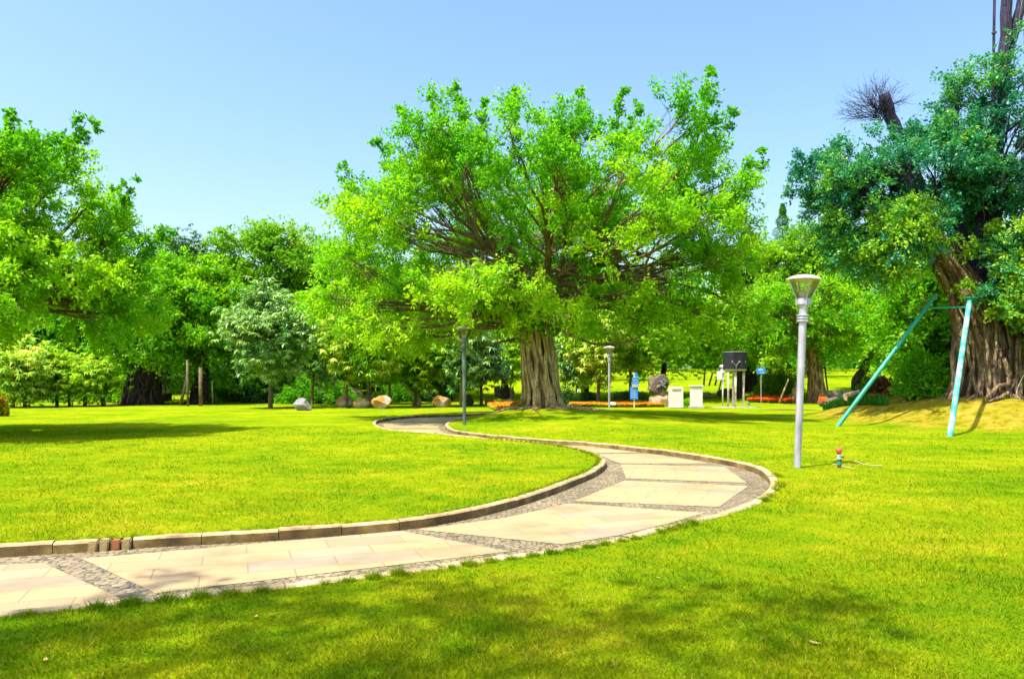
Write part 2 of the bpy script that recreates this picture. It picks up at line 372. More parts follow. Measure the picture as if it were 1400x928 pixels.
R_TAN = mat_rock('tan_rock', (.42, .32, .18), (.30, .20, .08), (.20, .15, .09), .5)

# ------------------------------------------------------------------ path outline
Lpx = [(0, 745), (130, 737), (230, 731), (400, 722), (540, 711), (600, 703), (660, 691), (720, 675), (775, 656), (806, 643),
       (820, 633), (817, 625), (795, 616), (760, 609), (700, 602), (650, 598), (600, 593), (560, 590), (530, 587), (515, 583), (510, 578), (516, 574), (540, 570),
       (580, 567.5), (640, 566)]
Lw = [(-26, .6), (-12, 5.25)]+[G(*p) for p in Lpx]+[(-.2, 42), (1.0, 45), (1.6, 50), (1.8, 60)]
Rpx = [(0, 842), (160, 826), (250, 817), (380, 804), (500, 790), (600, 777), (690, 764), (740, 757), (790, 749), (850, 739), (900, 727), (960, 712),
       (1000, 701), (1040, 686), (1060, 670), (1064, 660), (1056, 648), (1035, 637), (990, 627), (930, 618), (860, 610), (800, 604), (740, 600), (670, 594),
       (628, 589), (614, 583), (616, 577), (640, 570), (665, 567.5)]
Rw = [(-26, -3.4), (-12, 1.6)]+[G(*p) for p in Rpx]+[(.7, 39.3), (2.2, 41.5), (3.3, 45), (4.0, 50), (4.2, 60)]
Lc = crom(Lw, 8); Rc = crom(Rw, 8)
def resample(c, step):
    d = np.r_[0, np.cumsum(np.hypot(*np.diff(c, axis=0).T))]; n = int(d[-1]/step)
    s = np.linspace(0, d[-1], n+1); return np.c_[np.interp(s, d, c[:, 0]), np.interp(s, d, c[:, 1])]
Lc = resample(Lc, .22); Rc = resample(Rc, .22)
PATH = np.r_[Lc, Rc[::-1]]
EDGE = np.r_[Lc, Rc]
def edge_dist(x, y):
    x = np.asarray(x, float).ravel(); y = np.asarray(y, float).ravel(); out = np.empty(len(x))
    for i in range(0, len(x), 4000):
        d = (x[i:i+4000, None]-EDGE[None, :, 0])**2+(y[i:i+4000, None]-EDGE[None, :, 1])**2
        out[i:i+4000] = np.sqrt(d.min(1))
    return out
def mound_r(x, y): return (np.abs((x-21.6)/8.5)**2.8+np.abs((y-32.6)/8.9)**2.8)**(1/2.8)
def Hraw(x, y):
    x = np.asarray(x, float); y = np.asarray(y, float)
    z = .055*np.clip(y-56, 0, 70)*sstep(56, 66, y)
    z = z+.50*np.exp(-(((x-1.4)/5.5)**2+((y-33.5)/5.0)**2)**1.1)
    r = mound_r(x, y); z = z+1.08*sstep(1, .50, r)
    z = z+.02*np.sin(x*.5+1)*np.cos(y*.37)
    return z
def H(x, y):
    x = np.asarray(x, float); y = np.asarray(y, float); sh = x.shape
    d = edge_dist(x, y).reshape(sh)
    return Hraw(x, y)*sstep(.0, 2.2, d)
def Hs(x, y): return float(H(np.array([x]), np.array([y]))[0])
def GT(px, py):                                        # where the sight line meets the terrain
    Y = np.arange(4, 200, .25); x = (px-CX)/F*Y; z = CH-(py-HY)/F*Y; h = Hraw(x, Y)
    k = np.argmax(z <= h) if (z <= h).any() else len(Y)-1
    return Vector((x[k], Y[k], Hs(x[k], Y[k])))

# ------------------------------------------------------------------ lawn (one sheet with the path cut out)
def dry_mask(x, y):
    r = mound_r(x, y)+.05*np.sin(x*2.1)*np.sin(y*1.7)+.03*np.sin(x*5.3+y*3); return sstep(1.0, .88, r)*(1-.75*sstep(.62, .5, r))
def soil_mask(x, y):
    z = np.zeros_like(x)
    for cx, cy, rx, ry in SOILS: z = np.maximum(z, sstep(1.1, .6, np.hypot((x-cx)/rx, (y-cy)/ry)))
    return z
SOILS = [(-27.2, 55.5, 4.2, 2.2), (-22.5, 56.5, 2.6, 1.6), (1.6, 33.9, 2.3, 1.8), (13.3, 50, 3, .25), (16.5, 45.5, 1.8, 1.0)]
def build_lawn():
    pts = []
    def addgrid(x0, x1, y0, y1, st):
        gx, gy = np.meshgrid(np.arange(x0, x1, st), np.arange(y0, y1, st)); g = np.c_[gx.ravel(), gy.ravel()]
        g = g+rng.uniform(-.2, .2, g.shape)*st; pts.append(g)
    addgrid(-29, 36, -10, 66, .8); addgrid(-160, -30, -10, 66, 8); addgrid(37, 160, -10, 66, 8); addgrid(-160, 160, 67, 200, 5)
    addgrid(8, 31, 22, 42, .5)
    g = np.vstack(pts); ins = inpoly(g[:, 0], g[:, 1], PATH); d = edge_dist(g[:, 0], g[:, 1]); g = g[(~ins) & (d > .25)]
    nb = len(PATH); allp = np.vstack([PATH, g, [(-1200, -40), (1200, -40), (1200, 1500), (-1200, 1500)]])
    edges = [(i, (i+1) % nb) for i in range(nb)]
    vo, eo, fo, *_ = geometry.delaunay_2d_cdt([Vector(p) for p in allp], edges, [], 0, 1e-5)
    V = np.array([v[:] for v in vo]); T = np.array([f[:] for f in fo if len(f) == 3])
    c = V[T].mean(1); T = T[~inpoly(c[:, 0], c[:, 1], PATH)]
    a = V[T]; area = (a[:, 1, 0]-a[:, 0, 0])*(a[:, 2, 1]-a[:, 0, 1])-(a[:, 1, 1]-a[:, 0, 1])*(a[:, 2, 0]-a[:, 0, 0]); T = T[np.abs(area) > 1e-7]
    z = H(V[:, 0], V[:, 1])
    o = mesh_np('lawn', np.c_[V, z], T, M_LAWN, smooth=True, attrs={'dry': ('POINT', dry_mask(V[:, 0], V[:, 1])), 'soil': ('POINT', soil_mask(V[:, 0], V[:, 1]))})
    tag(o, kind='structure')
build_lawn()

# ------------------------------------------------------------------ path and kerbs
PZ = -.10
def flat_poly(name, poly, z, m, uvdir=None, parent=None):
    bm = bmesh.new(); vs = [bm.verts.new((p[0], p[1], z)) for p in poly]; f = bm.faces.new(vs)
    bmesh.ops.triangulate(bm, faces=[f]); bm.normal_update()
    for f in bm.faces:
        if f.normal.z < 0: f.normal_flip()
    if uvdir is not None:
        uv = bm.loops.layers.uv.new('UVMap'); d = Vector(uvdir).normalized(); p = Vector((-d.y, d.x))
        o0 = Vector(poly[0][:2])
        for f in bm.faces:
            for l in f.loops: q = Vector(l.vert.co[:2])-o0; l[uv].uv = (q.dot(d)+7.3, q.dot(p)+3.1)
    me = bpy.data.meshes.new(name); bm.to_mesh(me); bm.free(); me.materials.append(m)
    o = bpy.data.objects.new(name, me); COL.objects.link(o)
    if parent: o.parent = parent
    return o
path_root = flat_poly('path', PATH, PZ, M_COB); tag(path_root, kind='structure')
def g2(p): return G(p[0], p[1], PZ)
slabs = [
 [(-420, 800), (58, 769), (165, 818), (-200, 872)],
 [(112, 764), (330, 745), (550, 726), (696, 754), (212, 811)],
 [(571, 724), (690, 708), (778, 688), (963, 701), (905, 718), (850, 731), (768, 744)],
 [(854, 657), (1023, 664.5), (983, 693), (785, 685)],
 [(849, 635), (990, 638), (1021, 660), (856, 657-3)],
 [(815, 621), (891, 620.5), (971, 633.5), (848, 633.5)],
 [(738, 609), (800, 609.5), (878, 618.8), (812, 619.3)],
]
SLABW = []
for s in slabs: SLABW.append([g2(p) for p in s])
def offset(c, d):
    t = np.gradient(c, axis=0); t /= np.linalg.norm(t, axis=1)[:, None]+1e-9; return c+np.c_[t[:, 1], -t[:, 0]]*d   # to the right of travel
# beyond the bend the slabs run the width of the path, with thin sett bands between
iL = [i for i in range(len(Lc)) if Lc[i, 1] > 20.6 and i > np.argmin(np.hypot(*(Lc-np.array(G(820, 633))).T))]
LI = offset(Lc, .40)[iL[0]:]; RI = offset(Rc, -.36)
RIf = RI[np.argmin(np.hypot(RI[:, 0]-G(800, 604)[0], RI[:, 1]-G(800, 604)[1])):]
n = 9
for k in range(n):
    a0, a1 = k/n, (k+1)/n-.012
    A = LI[int(a0*(len(LI)-1)):int(a1*(len(LI)-1))+1]; B = RIf[int(a0*(len(RIf)-1)):int(a1*(len(RIf)-1))+1]
    SLABW.append([tuple(p) for p in A]+[tuple(p) for p in B[::-1]])
for i, w in enumerate(SLABW):
    a, b = Vector(w[0][:2]), Vector(w[1][:2])
    d = (b-a) if i < 7 else Vector((1, .15))
    if i < 3: d = Vector((1, .36))
    o = flat_poly('slab_field', w, PZ+.004+.0004*i, M_SLAB, d, path_root)

# coloured setts sit directly in the path sheet; kerb stones follow both edges
def kerb(c, side, name, broken=None, w=.115, h=.014):
    mb = MB(); c = resample(c, .055); inner = offset(c, side*w)
    i = 0; nseg = len(c)-1; ga = gb = -1
    if broken is not None: bi = [k for k in range(len(c)) if broken(c[k])]; ga, gb = bi[0], bi[-1]
    while i < nseg:
        if ga <= i < gb: i = gb; continue
        step = random.choice([10, 12, 13, 14]); j = min(i+step, nseg)
        if i < ga < j: j = ga
        if j-i < 2 and j != ga: j = min(i+2, nseg)
        dz = random.uniform(-.008, .008); out = random.uniform(-.006, .006)
        rings = []
        idx = list(range(i, j+1))
        for q, k in enumerate(idx):
            a = c[k].copy(); b = inner[k].copy(); t = (b-a)/np.linalg.norm(b-a); b = b+t*out; a = a-t*.02
            if q == 0: f = .05
            elif q == len(idx)-1: f = -.05
            else: f = 0
            if f: nx = c[min(k+1, nseg)]-c[max(k-1, 0)]; nx = nx/np.linalg.norm(nx)*.004*np.sign(f); a = a+nx; b = b+nx
            bv = .018; wob = noise.noise(Vector((a[0]*3, a[1]*3, 0)))*.008
            rings.append([(a[0], a[1], -.2), (a[0], a[1], h+dz-bv), (a[0]+t[0]*bv, a[1]+t[1]*bv, h+dz+wob), (b[0]-t[0]*bv, b[1]-t[1]*bv, h+dz+wob),
                          (b[0], b[1], h+dz-bv), (b[0]+t[0]*.005, b[1]+t[1]*.005, -.2)])
        vs = [p for r in rings for p in r]; m = 6; fs = []
        for q in range(len(rings)-1):
            for k in range(m-1): fs.append((q*m+k, q*m+k+1, (q+1)*m+k+1, (q+1)*m+k))
        fs.append(tuple(range(m-1, -1, -1))); fs.append(tuple((len(rings)-1)*m+k for k in range(m)))
        mb.add(vs, fs); i = j
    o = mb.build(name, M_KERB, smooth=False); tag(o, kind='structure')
    bm = bmesh.new(); bm.from_mesh(o.data); bmesh.ops.recalc_face_normals(bm, faces=bm.faces); bm.to_mesh(o.data); bm.free()
    return o
bx0 = G(128, 737)[0]; bx1 = G(188, 733)[0]
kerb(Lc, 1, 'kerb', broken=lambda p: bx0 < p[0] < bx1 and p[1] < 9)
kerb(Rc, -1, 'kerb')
# rubble where kerb stones have broken away
LcN = Lc[(Lc[:, 1] < 9.5) & (Lc[:, 0] < 2)]; LoN = offset(LcN, .085)
xs = np.linspace(bx0+.0, bx1+.0, 5)
ro = empty('kerb_rubble', (xs[0], 7.7, 0)); tag(ro, 'row of small pale broken stones and a brick filling a gap in the kerb', 'stones')
for k, x in enumerate((xs[:-1]+xs[1:])/2):
    p = np.array([x, np.interp(x, LoN[:, 0], LoN[:, 1])]); sz = (xs[1]-xs[0])*random.uniform(.88, .97); mb = MB()
    mb.box((0, 0, 0), (sz, random.uniform(.12, .15), .15), Matrix.Rotation(.30+random.uniform(-.08, .08), 4, 'Z') @ Matrix.Rotation(random.uniform(-.1, .1), 4, 'Y'), .012)
    b = mb.build('brick' if k == 2 else 'stone', M_BRICK if k == 2 else M_STONEP, ro); b.location = (p[0]-xs[0], p[1]-7.7, -.065+random.uniform(-.015, .008))

# ------------------------------------------------------------------ grass blades (stuff)
def build_grass():
    n = 520000
    # density falls with distance, spread wider than the view
    Y = 1/(1/27.0+rng.random(n)*(1/3.3-1/27.0)); X = rng.uniform(-1, 1, n)*(Y*.9+2.2)
    ok = ~inpoly(X, Y, PATH); X = X[ok]; Y = Y[ok]
    # clumpy
    # edge tufts along the near kerb
    m = 26000; sel = Rc[(Rc[:, 0] > -9) & (Rc[:, 1] < 14)]; i = rng.integers(0, len(sel), m); e = offset(sel, .03)[i]+rng.normal(0, .035, (m, 2))
    keep = noise_arr(e[:, 0]*1.3, e[:, 1]*1.3) > .05; e = e[keep]
    m2 = 9000; sel = Lc[(Lc[:, 0] > -9) & (Lc[:, 1] < 22)]; i = rng.integers(0, len(sel), m2); e2 = offset(sel, -.03)[i]+rng.normal(0, .03, (m2, 2))
    X = np.r_[X, e[:, 0], e2[:, 0]]; Y = np.r_[Y, e[:, 1], e2[:, 1]]
    edge = np.r_[np.zeros(ok.sum()), np.ones(len(e)), np.ones(len(e2))*.3]
    Z = H(X, Y); k = len(X)
    h = rng.gamma(5, .0072, k)*(1+.10*np.clip(Y-6, 0, 20)*.35)*(.8+.55*edge); h = h*(1+.45*np.clip(noise_arr(X*.9+3, Y*.9), -1, 1)); h = np.clip(h, .010, .13)
    w = .0022*(1+.14*Y)*rng.uniform(.7, 1.3, k)
    a = rng.uniform(0, 2*np.pi, k); lean = rng.uniform(.2, 1.1, k)*h; b = rng.uniform(0, 2*np.pi, k)
    wx, wy = np.cos(a)*w, np.sin(a)*w
    V = np.empty((k, 3, 3)); V[:, 0] = np.c_[X-wx, Y-wy, Z-.004]; V[:, 1] = np.c_[X+wx, Y+wy, Z-.004]; V[:, 2] = np.c_[X+np.cos(b)*lean, Y+np.sin(b)*lean, Z+h*.75]
    tint = rng.random(k)**1.1
    o = mesh_np('grass', V.reshape(-1, 3), np.arange(k*3).reshape(-1, 3), M_BLADE, attrs={'tint': ('FACE', tint), 'dry': ('FACE', dry_mask(X, Y))})
    tag(o, 'short yellow-green turf blades covering the lawn', 'grass', kind='stuff')
def noise_arr(x, y):
    return np.sin(x*3.1+1.3*np.sin(y*2.3))*.5+np.sin(x*7.7+y*5.1)*.3+np.sin(x*1.1-y*1.9)*.3
build_grass()

# ------------------------------------------------------------------ leaves and trees
def norm(a): return a/(np.linalg.norm(a, axis=-1, keepdims=True)+1e-9)
def leaves(name, pos, d, nrm, ln, wd, tint, m, parent):
    d = norm(d); nrm = norm(nrm-d*(nrm*d).sum(-1, keepdims=True)); s = np.cross(d, nrm)
    ln = ln[:, None]; wd = wd[:, None]
    k = len(pos); V = np.empty((k, 4, 3))
    V[:, 0] = pos; mid = pos+d*ln*.45+nrm*ln*.05
    V[:, 1] = mid+s*wd*.5; V[:, 2] = pos+d*ln-nrm*ln*.08; V[:, 3] = mid-s*wd*.5
    return mesh_np(name, V.reshape(-1, 3), np.arange(k*4).reshape(-1, 4), m, parent, attrs={'tint': ('FACE', np.clip(tint, 0, 1))})

def spray(tips, dirs, K, L_, leaf, tint, style='twig', droop=.2, tvar=.16):
    """leaf positions for twig tips; returns arrays"""
    M_ = len(tips)
    if style == 'twig':
        nsub = 5; sub = norm(dirs[:, None]+rng.normal(0, .62, (M_, nsub, 3))*np.array([1, 1, .7]))
        idx = rng.integers(0, nsub, (M_, K)); sd = np.take_along_axis(sub, idx[..., None].repeat(3, -1), 1)
        t = rng.random((M_, K, 1))**.8
        pos = tips[:, None]+sd*t*L_[:, None, None]+rng.normal(0, .10, (M_, K, 3))*L_[:, None, None]
        pos[..., 2] -= droop*(t[..., 0]**2)*L_[:, None]*.6
        d = sd*.6+rng.normal(0, .6, (M_, K, 3)); d[..., 2] -= droop
        nr = rng.normal(0, .55, (M_, K, 3))+np.array([0, 0, 1])
        ln = leaf*rng.uniform(.65, 1.25, (M_, K)); wd = ln*.58
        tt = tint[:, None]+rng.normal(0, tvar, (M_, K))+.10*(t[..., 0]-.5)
    else:                                               # whorls of long drooping leaves
        nw = max(1, K//9); c = tips[:, None]+rng.normal(0, .55, (M_, nw, 3))*L_[:, None, None]*np.array([1, 1, 1.0])
        ang = (np.arange(9)/9*2*np.pi)[None, None]+rng.uniform(0, 6.28, (M_, nw, 1))
        el = rng.uniform(-1.15, .1, (M_, nw, 9))
        d = np.stack([np.cos(ang)*np.cos(el), np.sin(ang)*np.cos(el), np.sin(el)], -1)
        pos = np.repeat(c[:, :, None], 9, 2)
        nr = np.stack([np.cos(ang)*.5, np.sin(ang)*.5, np.ones_like(ang)*1.0], -1)+rng.normal(0, .2, d.shape)
        ln = leaf*rng.uniform(.7, 1.2, el.shape); wd = ln*.30
        tt = (tint[:, None]+rng.normal(0, tvar, (M_, nw)))[..., None]+rng.normal(0, .07, el.shape)
    return [x.reshape(-1, 3) for x in (pos, d, nr)]+[x.reshape(-1) for x in (ln, wd, tt)]

def crown_points(outline, ncl, Y, R, shell=.35, tmin=-1, tmax=1):
    """clump centres filling the solid whose side view is the outline and whose half depth is R"""
    o = np.array(outline, float); lo, hi = o.min(0), o.max(0); out = []
    def span(v):
        xs = []
        for i in range(len(o)):
            a, b = o[i], o[(i+1) % len(o)]
            if (a[1] > v) != (b[1] > v): xs.append(a[0]+(v-a[1])/(b[1]-a[1])*(b[0]-a[0]))
        return (min(xs), max(xs)) if xs else (0, 0)
    cen = o.mean(0); tries = 0
    while len(out) < ncl and tries < 60000:
        tries += 1; u, v = rng.uniform(lo, hi); t = rng.uniform(tmin, tmax); s = math.sqrt(max(1e-3, 1-t*t))
        a, b = span(v); cx = (a+b)/2; uu = cx+(u-cx)/s; vv = cen[1]+(v-cen[1])/(s**.5)
        if not inpoly(np.array([uu]), np.array([vv]), o)[0]: continue
        # favour the shell
        q = max(abs(t), abs(uu-cx)/max(1, (b-a)/2))
        if rng.random() > shell+(1-shell)*q**1.5: continue
        out.append((u, v, t))
    return np.array(out)

def kmeans(p, k, it=8):
    c = p[rng.choice(len(p), k, replace=False)]
    for _ in range(it):
        l = ((p[:, None]-c[None])**2).sum(-1).argmin(1)
        for j in range(k):
            if (l == j).any(): c[j] = p[l == j].mean(0)
    return l, c
def bez(a, b, c, n):
    t = np.linspace(0, 1, n)[:, None]; return (1-t)**2*a+2*t*(1-t)*b+t*t*c

def wob(pts, amp):
    pts = np.array(pts, float); n_ = len(pts); r = rng.normal(0, amp, (n_, 3)); r[0] = 0; r[-1] = 0; return pts+r

def rooty_trunk(mb, path, rad, strands, flare=1.0, ground=None, sr=(.04, .10), rise=.5, seed=0, mb2=None):
    """a solid bole wrapped in merging strands that run out as surface roots"""
    path = np.array(path, float); rad = np.array(rad, float); C = crom(path, 5); t = np.linspace(0, 1, len(C)); rr = np.interp(t, np.linspace(0, 1, len(rad)), rad)
    nseg = 28; vs = []; fs = []
    for j in range(len(C)):
        for i in range(nseg):
            a = 2*math.pi*i/nseg
            k = 1+.16*math.sin(3*a+seed+1.2*t[j])+.10*math.sin(7*a+2*seed-2*t[j])+.05*math.sin(13*a+5*t[j])
            k = .78*k; vs.append((C[j][0]+rr[j]*k*math.cos(a), C[j][1]+rr[j]*k*math.sin(a), C[j][2]))
    for j in range(len(C)-1):
        for i in range(nseg):
            q = (i+1) % nseg; fs.append((j*nseg+i, j*nseg+q, (j+1)*nseg+q, (j+1)*nseg+i))
    fs.append(tuple((len(C)-1)*nseg+i for i in range(nseg)))
    mb.add(vs, fs)
    for s in range(strands):
        a = 2*math.pi*s/strands+rng.normal(0, .12); top = rng.uniform(rise, 1.0); r0 = rng.uniform(*sr); tw = rng.normal(0, .45)
        pts = []; rs = []
        js = [j for j in range(len(C)) if t[j] <= top][::-1]
        ph = rng.uniform(0, 6)
        for j in js:
            aa = a+tw*t[j]+.16*math.sin(ph+t[j]*9); k = rr[j]*(.9+.06*math.sin(ph*2+t[j]*11))
            pts.append((C[j][0]+k*math.cos(aa), C[j][1]+k*math.sin(aa), C[j][2])); rs.append(r0*(1.15-.55*t[j]/top))
        if flare and pts:
            x, y, z = pts[-1]; Lr = rng.uniform(.3, 1.0)*flare; aa = math.atan2(y-C[0][1], x-C[0][0]); da = rng.normal(0, .25)
            for q in (.25, .55, .8, 1.0):
                xx = x+math.cos(aa+da*q)*Lr*q; yy = y+math.sin(aa+da*q)*Lr*q
                g = ground(xx, yy) if ground else z
                pts.append((xx, yy, max(g, g+(z-g)*(1-q)**2)+r0*.5*(1-q)-.01*q)); rs.append(r0*(.95-.75*q))
        if len(pts) > 2: (mb2 or mb).tube(wob(pts, .012), rs, 7)

def tree(name, label, cat, base, trunk_pts, trunk_rad, regions, leafm, barkm, limb_from=None, limbs=7, group=None,
         strands=0, flare=1.0, limbm=None, twig_r=.012, Yd=None, crown_name='crown', rise=.5, sr=(.04, .1), deadtwig=False, limb_r=None):
    """regions: list of dicts(outline px, n clumps, R depth, tips, K leaves, L spray, leaf, tint(lo,hi), style, droop)"""
    bx, by, bz = base; root = empty(name, (bx, by, bz)); off = np.array([bx, by, bz])
    tag(root, label, cat, group)
    tb = MB(); tp = np.array(trunk_pts, float)-off
    gr = (lambda x, y: Hs(x+bx, y+by)-bz)
    if strands:
        sb = MB() if strands > 40 else None
        rooty_trunk(tb, tp, trunk_rad, strands, flare, gr, rise=rise, seed=rng.uniform(0, 6), sr=sr, mb2=sb)
        if sb: sb.build('root_strands', BARK['strand' if leafm == 'hero' else barkm], root, smooth=True)
    else:
        C = crom(tp, 4); rr = np.interp(np.linspace(0, 1, len(C)), np.linspace(0, 1, len(trunk_rad)), trunk_rad); tb.tube(wob(C, trunk_rad[0]*.04), rr, 12)
    tb.build('trunk', BARK['core' if leafm == 'hero' else barkm], root, smooth=True)
    bb = MB(); A = [[] for _ in range(6)]
    starts = [np.array(s, float)-off for s in (limb_from or [trunk_pts[-1]])]
    lr = limb_r or trunk_rad[-1]*.62
    for rg in regions:
        oo = np.array(rg['outline'], float)+np.array(rg.get('shift', (0, 0))); by_ = max(by, 5.0); mid_ = (oo.max(0)+oo.min(0))/2; hf = (oo.max(0)-oo.min(0))/2; ins_ = (rg.get('cr', 1.1)*.25+rg['L']*.22)*F/by_
        oo = mid_+(oo-mid_)*np.clip(1-ins_/hf, .35, 1)
        cl = crown_points([tuple(p) for p in oo], rg['n'], by, rg['R'], rg.get('shell', .35), rg.get('tmin', -1), rg.get('tmax', 1))
        Y0 = rg.get('Y', by)
        W = np.c_[(cl[:, 0]-CX)/F*Y0, Y0+cl[:, 2]*rg['R'], CH-(cl[:, 1]-HY)/F*Y0]-off
        if 'world' in rg: q_ = rg['world']; W = np.c_[rng.uniform(q_[0], q_[1], rg['n']), rng.uniform(q_[2], q_[3], rg['n']), rng.uniform(q_[4], q_[5], rg['n'])]-off
        kk = min(rg.get('limbs', limbs), len(W)); lab, cen = kmeans(W, kk)
        cc = W.mean(0); ext = W.std(0)+.1
        for j in range(kk):
            S0 = min(starts, key=lambda s: np.linalg.norm(cen[j]-s)+ .0*rng.random())
            node = S0+(cen[j]-S0)*.62; node[2] = min(node[2], cen[j][2])-.03*np.linalg.norm(cen[j][:2]-S0[:2])
            ctrl = S0+(node-S0)*.45+np.array([0, 0, -.10*np.linalg.norm(node-S0)])+rng.normal(0, .1, 3)*np.linalg.norm(node-S0)*.5
            pl = wob(bez(S0, ctrl, node, 9), .02*np.linalg.norm(node-S0)*.6)
            mem = np.where(lab == j)[0]; q = (len(mem)/max(1, len(W))*kk)**.5
            bb.tube(pl, np.linspace(lr*q, lr*q*.5, 9), 7, False)
            for c in W[mem]:
                i0 = rng.integers(4, 9); s = pl[i0]; ctrl = s+(c-s)*.5+rng.normal(0, .12, 3)*np.linalg.norm(c-s)
                r1 = min(lr*q*.42, .03+.012*np.linalg.norm(c-s)); b2 = wob(bez(s, ctrl, c, 6), .03*np.linalg.norm(c-s)*.5)
                bb.tube(b2, np.linspace(r1, max(twig_r, r1*.3), 6), 5, False)
                nt_ = rg['tips']; cr = rg.get('cr', 1.1); out = norm((c-cc)/ext)
                tp_ = c+np.array(rng.normal(0, .5, (nt_, 3)))*cr*np.array([1, 1, .62])
                dr = norm(norm(tp_-c+1e-3)*.7+out*.8+np.array([0, 0, rg.get('up', .35)]))
                for p in tp_:
                    ss = b2[rng.integers(2, 6)]; mp = (ss+p)/2+rng.normal(0, .08, 3)
                    bb.tube([ss, mp, p], [twig_r*1.2, twig_r, twig_r*.6], 3, False)
                ti = rng.uniform(*rg['tint'])
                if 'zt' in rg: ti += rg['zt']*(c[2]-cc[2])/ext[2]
                LL = rng.uniform(.7, 1.25, nt_)*rg['L']
                r_ = spray(tp_, dr, rg['K'], LL, rg['leaf'], np.full(nt_, ti)+rng.normal(0, .05, nt_), rg.get('style', 'twig'), rg.get('droop', .2))
                for a, b in zip(A, r_): a.append(b)
    bb.build('branches', BARK[limbm or barkm], root, smooth=True)
    A = [np.concatenate(a) for a in A]
    leaves(crown_name, *A[:3], A[3], A[4], A[5], LEAF[leafm], root)
    print(name, 'leaves', len(A[0]))
    return root

# --- the big banyan on the island
bY = 34.0; bz = Hs(1.3, bY); B0 = (1.35, bY, bz)
print('banyan base z', bz)
hero_out = [(462, 310), (474, 255), (505, 275), (538, 262), (520, 215), (550, 205), (560, 170), (592, 140), (618, 160), (645, 200), (685, 205), (705, 160),
            (755, 168), (795, 175), (815, 200), (850, 165), (882, 160), (895, 215), (912, 250), (935, 215), (950, 165), (966, 140), (982, 190), (1000, 245), (1034, 240),
            (1048, 290), (1045, 340), (1055, 400), (1020, 445), (975, 458), (900, 462), (830, 450), (790, 438), (700, 440), (640, 468), (560, 478), (490, 468), (435, 420), (420, 360)]
def Z(py, Y): return CH-(py-HY)/F*Y
trunk_h = [(1.35, bY, bz-.1), (1.30, bY, Z(530, bY)), (1.15, bY, Z(490, bY)), (1.05, bY, Z(455, bY)), (1.15, bY+.1, Z(420, bY)), (1.35, bY+.1, Z(385, bY))]
hero = tree('banyan_tree', 'large spreading banyan with rope-like trunk on the grassy mound inside the path bend', 'tree', B0, trunk_h, [1.02, .88, .80, .70, .46, .34],
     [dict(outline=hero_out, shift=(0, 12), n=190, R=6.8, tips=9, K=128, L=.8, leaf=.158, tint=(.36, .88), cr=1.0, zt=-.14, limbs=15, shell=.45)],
     'hero', 'hero', limb_from=[(1.1, bY, Z(440, bY)), (1.2, bY+.1, Z(410, bY)), (1.35, bY+.1, Z(385, bY))], strands=44, flare=2.6, limbm='limb', limb_r=.17, rise=.6, sr=(.03, .12))
# protruding leader shoots, low limbs and climbing ivy belong to it
def shoots(root, specs, leafm, Y, K, leaf, tint, r0=.05):
    off = np.array(root.location); A = [[] for _ in range(6)]
    for (a, b, n_, L0) in specs:
        bb = MB()
        p0 = np.array(P(*a, Y))-off; p1 = np.array(P(*b, Y))-off; p0[1] += rng.uniform(-2, 2); p1[1] = p0[1]+rng.uniform(-.5, .5)
        c = (p0+p1)/2+rng.normal(0, .15, 3); pl = bez(p0, c, p1, n_); bb.tube(wob(pl, .03), np.linspace(r0, .012, n_), 5, False)
        bb.build('shoot', BARK['limb'], root, smooth=True)
        d = norm(np.gradient(pl, axis=0)+np.array([0, 0, .1]))
        tips = np.repeat(pl, 3, 0)+rng.normal(0, .14, (n_*3, 3)); dd = norm(np.repeat(d, 3, 0)+rng.normal(0, .5, (n_*3, 3)))
        LL = np.repeat(np.linspace(1.25, .45, n_), 3)*L0
        r_ = spray(tips, dd, K, LL, leaf, np.full(n_*3, tint), 'twig', .1)
        for x, y in zip(A, r_): x.append(y)
    A = [np.concatenate(a) for a in A]
    leaves('shoot_leaves', *A[:3], A[3], A[4], A[5], LEAF[leafm], root)
shoots(hero, [((625, 260), (592, 132), 8, .55), ((640, 230), (628, 135), 6, .5), ((590, 250), (548, 155), 7, .6), ((560, 260), (518, 200), 6, .6), ((520, 310), (476, 243), 7, .6),
              ((700, 230), (705, 145), 6, .6), ((745, 240), (762, 142), 8, .6), ((780, 220), (792, 130), 6, .55), ((830, 250), (878, 140), 8, .6), ((840, 220), (850, 130), 6, .5),
              ((920, 270), (962, 125), 10, .5), ((950, 260), (990, 170), 6, .55), ((985, 300), (1036, 226), 7, .6), ((655, 240), (660, 160), 6, .55), ((900, 250), (930, 190), 5, .5)],
       'hero', bY, 52, .17, .36)
mb = MB(); off = np.array(B0)
for pts, r in [([(745, 428), (775, 436), (805, 425), (850, 418), (905, 400)], .17), ([(748, 415), (780, 426), (815, 416), (850, 405), (930, 385)], .12), ([(745, 400), (790, 402), (830, 412), (870, 410)], .09),
               ([(728, 452), (748, 440), (756, 430)], .09), ([(718, 462), (690, 468), (665, 472)], .08), ([(725, 420), (705, 425), (680, 415), (640, 420)], .09), ([(740, 380), (760, 372), (800, 385), (860, 378), (905, 372)], .11),
               ([(735, 385), (715, 395), (700, 380), (660, 375)], .10), ([(720, 440), (660, 450), (610, 440), (560, 440)], .10), ([(730, 430), (800, 468), (850, 470), (880, 455)], .07), ([(760, 430), (790, 400), (860, 350), (940, 300)], .10),
               ([(755, 400), (770, 350), (770, 300), (800, 240)], .13), ([(735, 400), (690, 330), (640, 280), (610, 220)], .12)]:
    w = crom([np.array(P(*p, bY))-off+np.array([0, -.6*min(i, 2), 0]) for i, p in enumerate(pts)], 5); mb.tube(wob(w, .02), np.linspace(r, r*.4, len(w)), 8)
mb.build('limbs', BARK['limb'], hero, smooth=True)
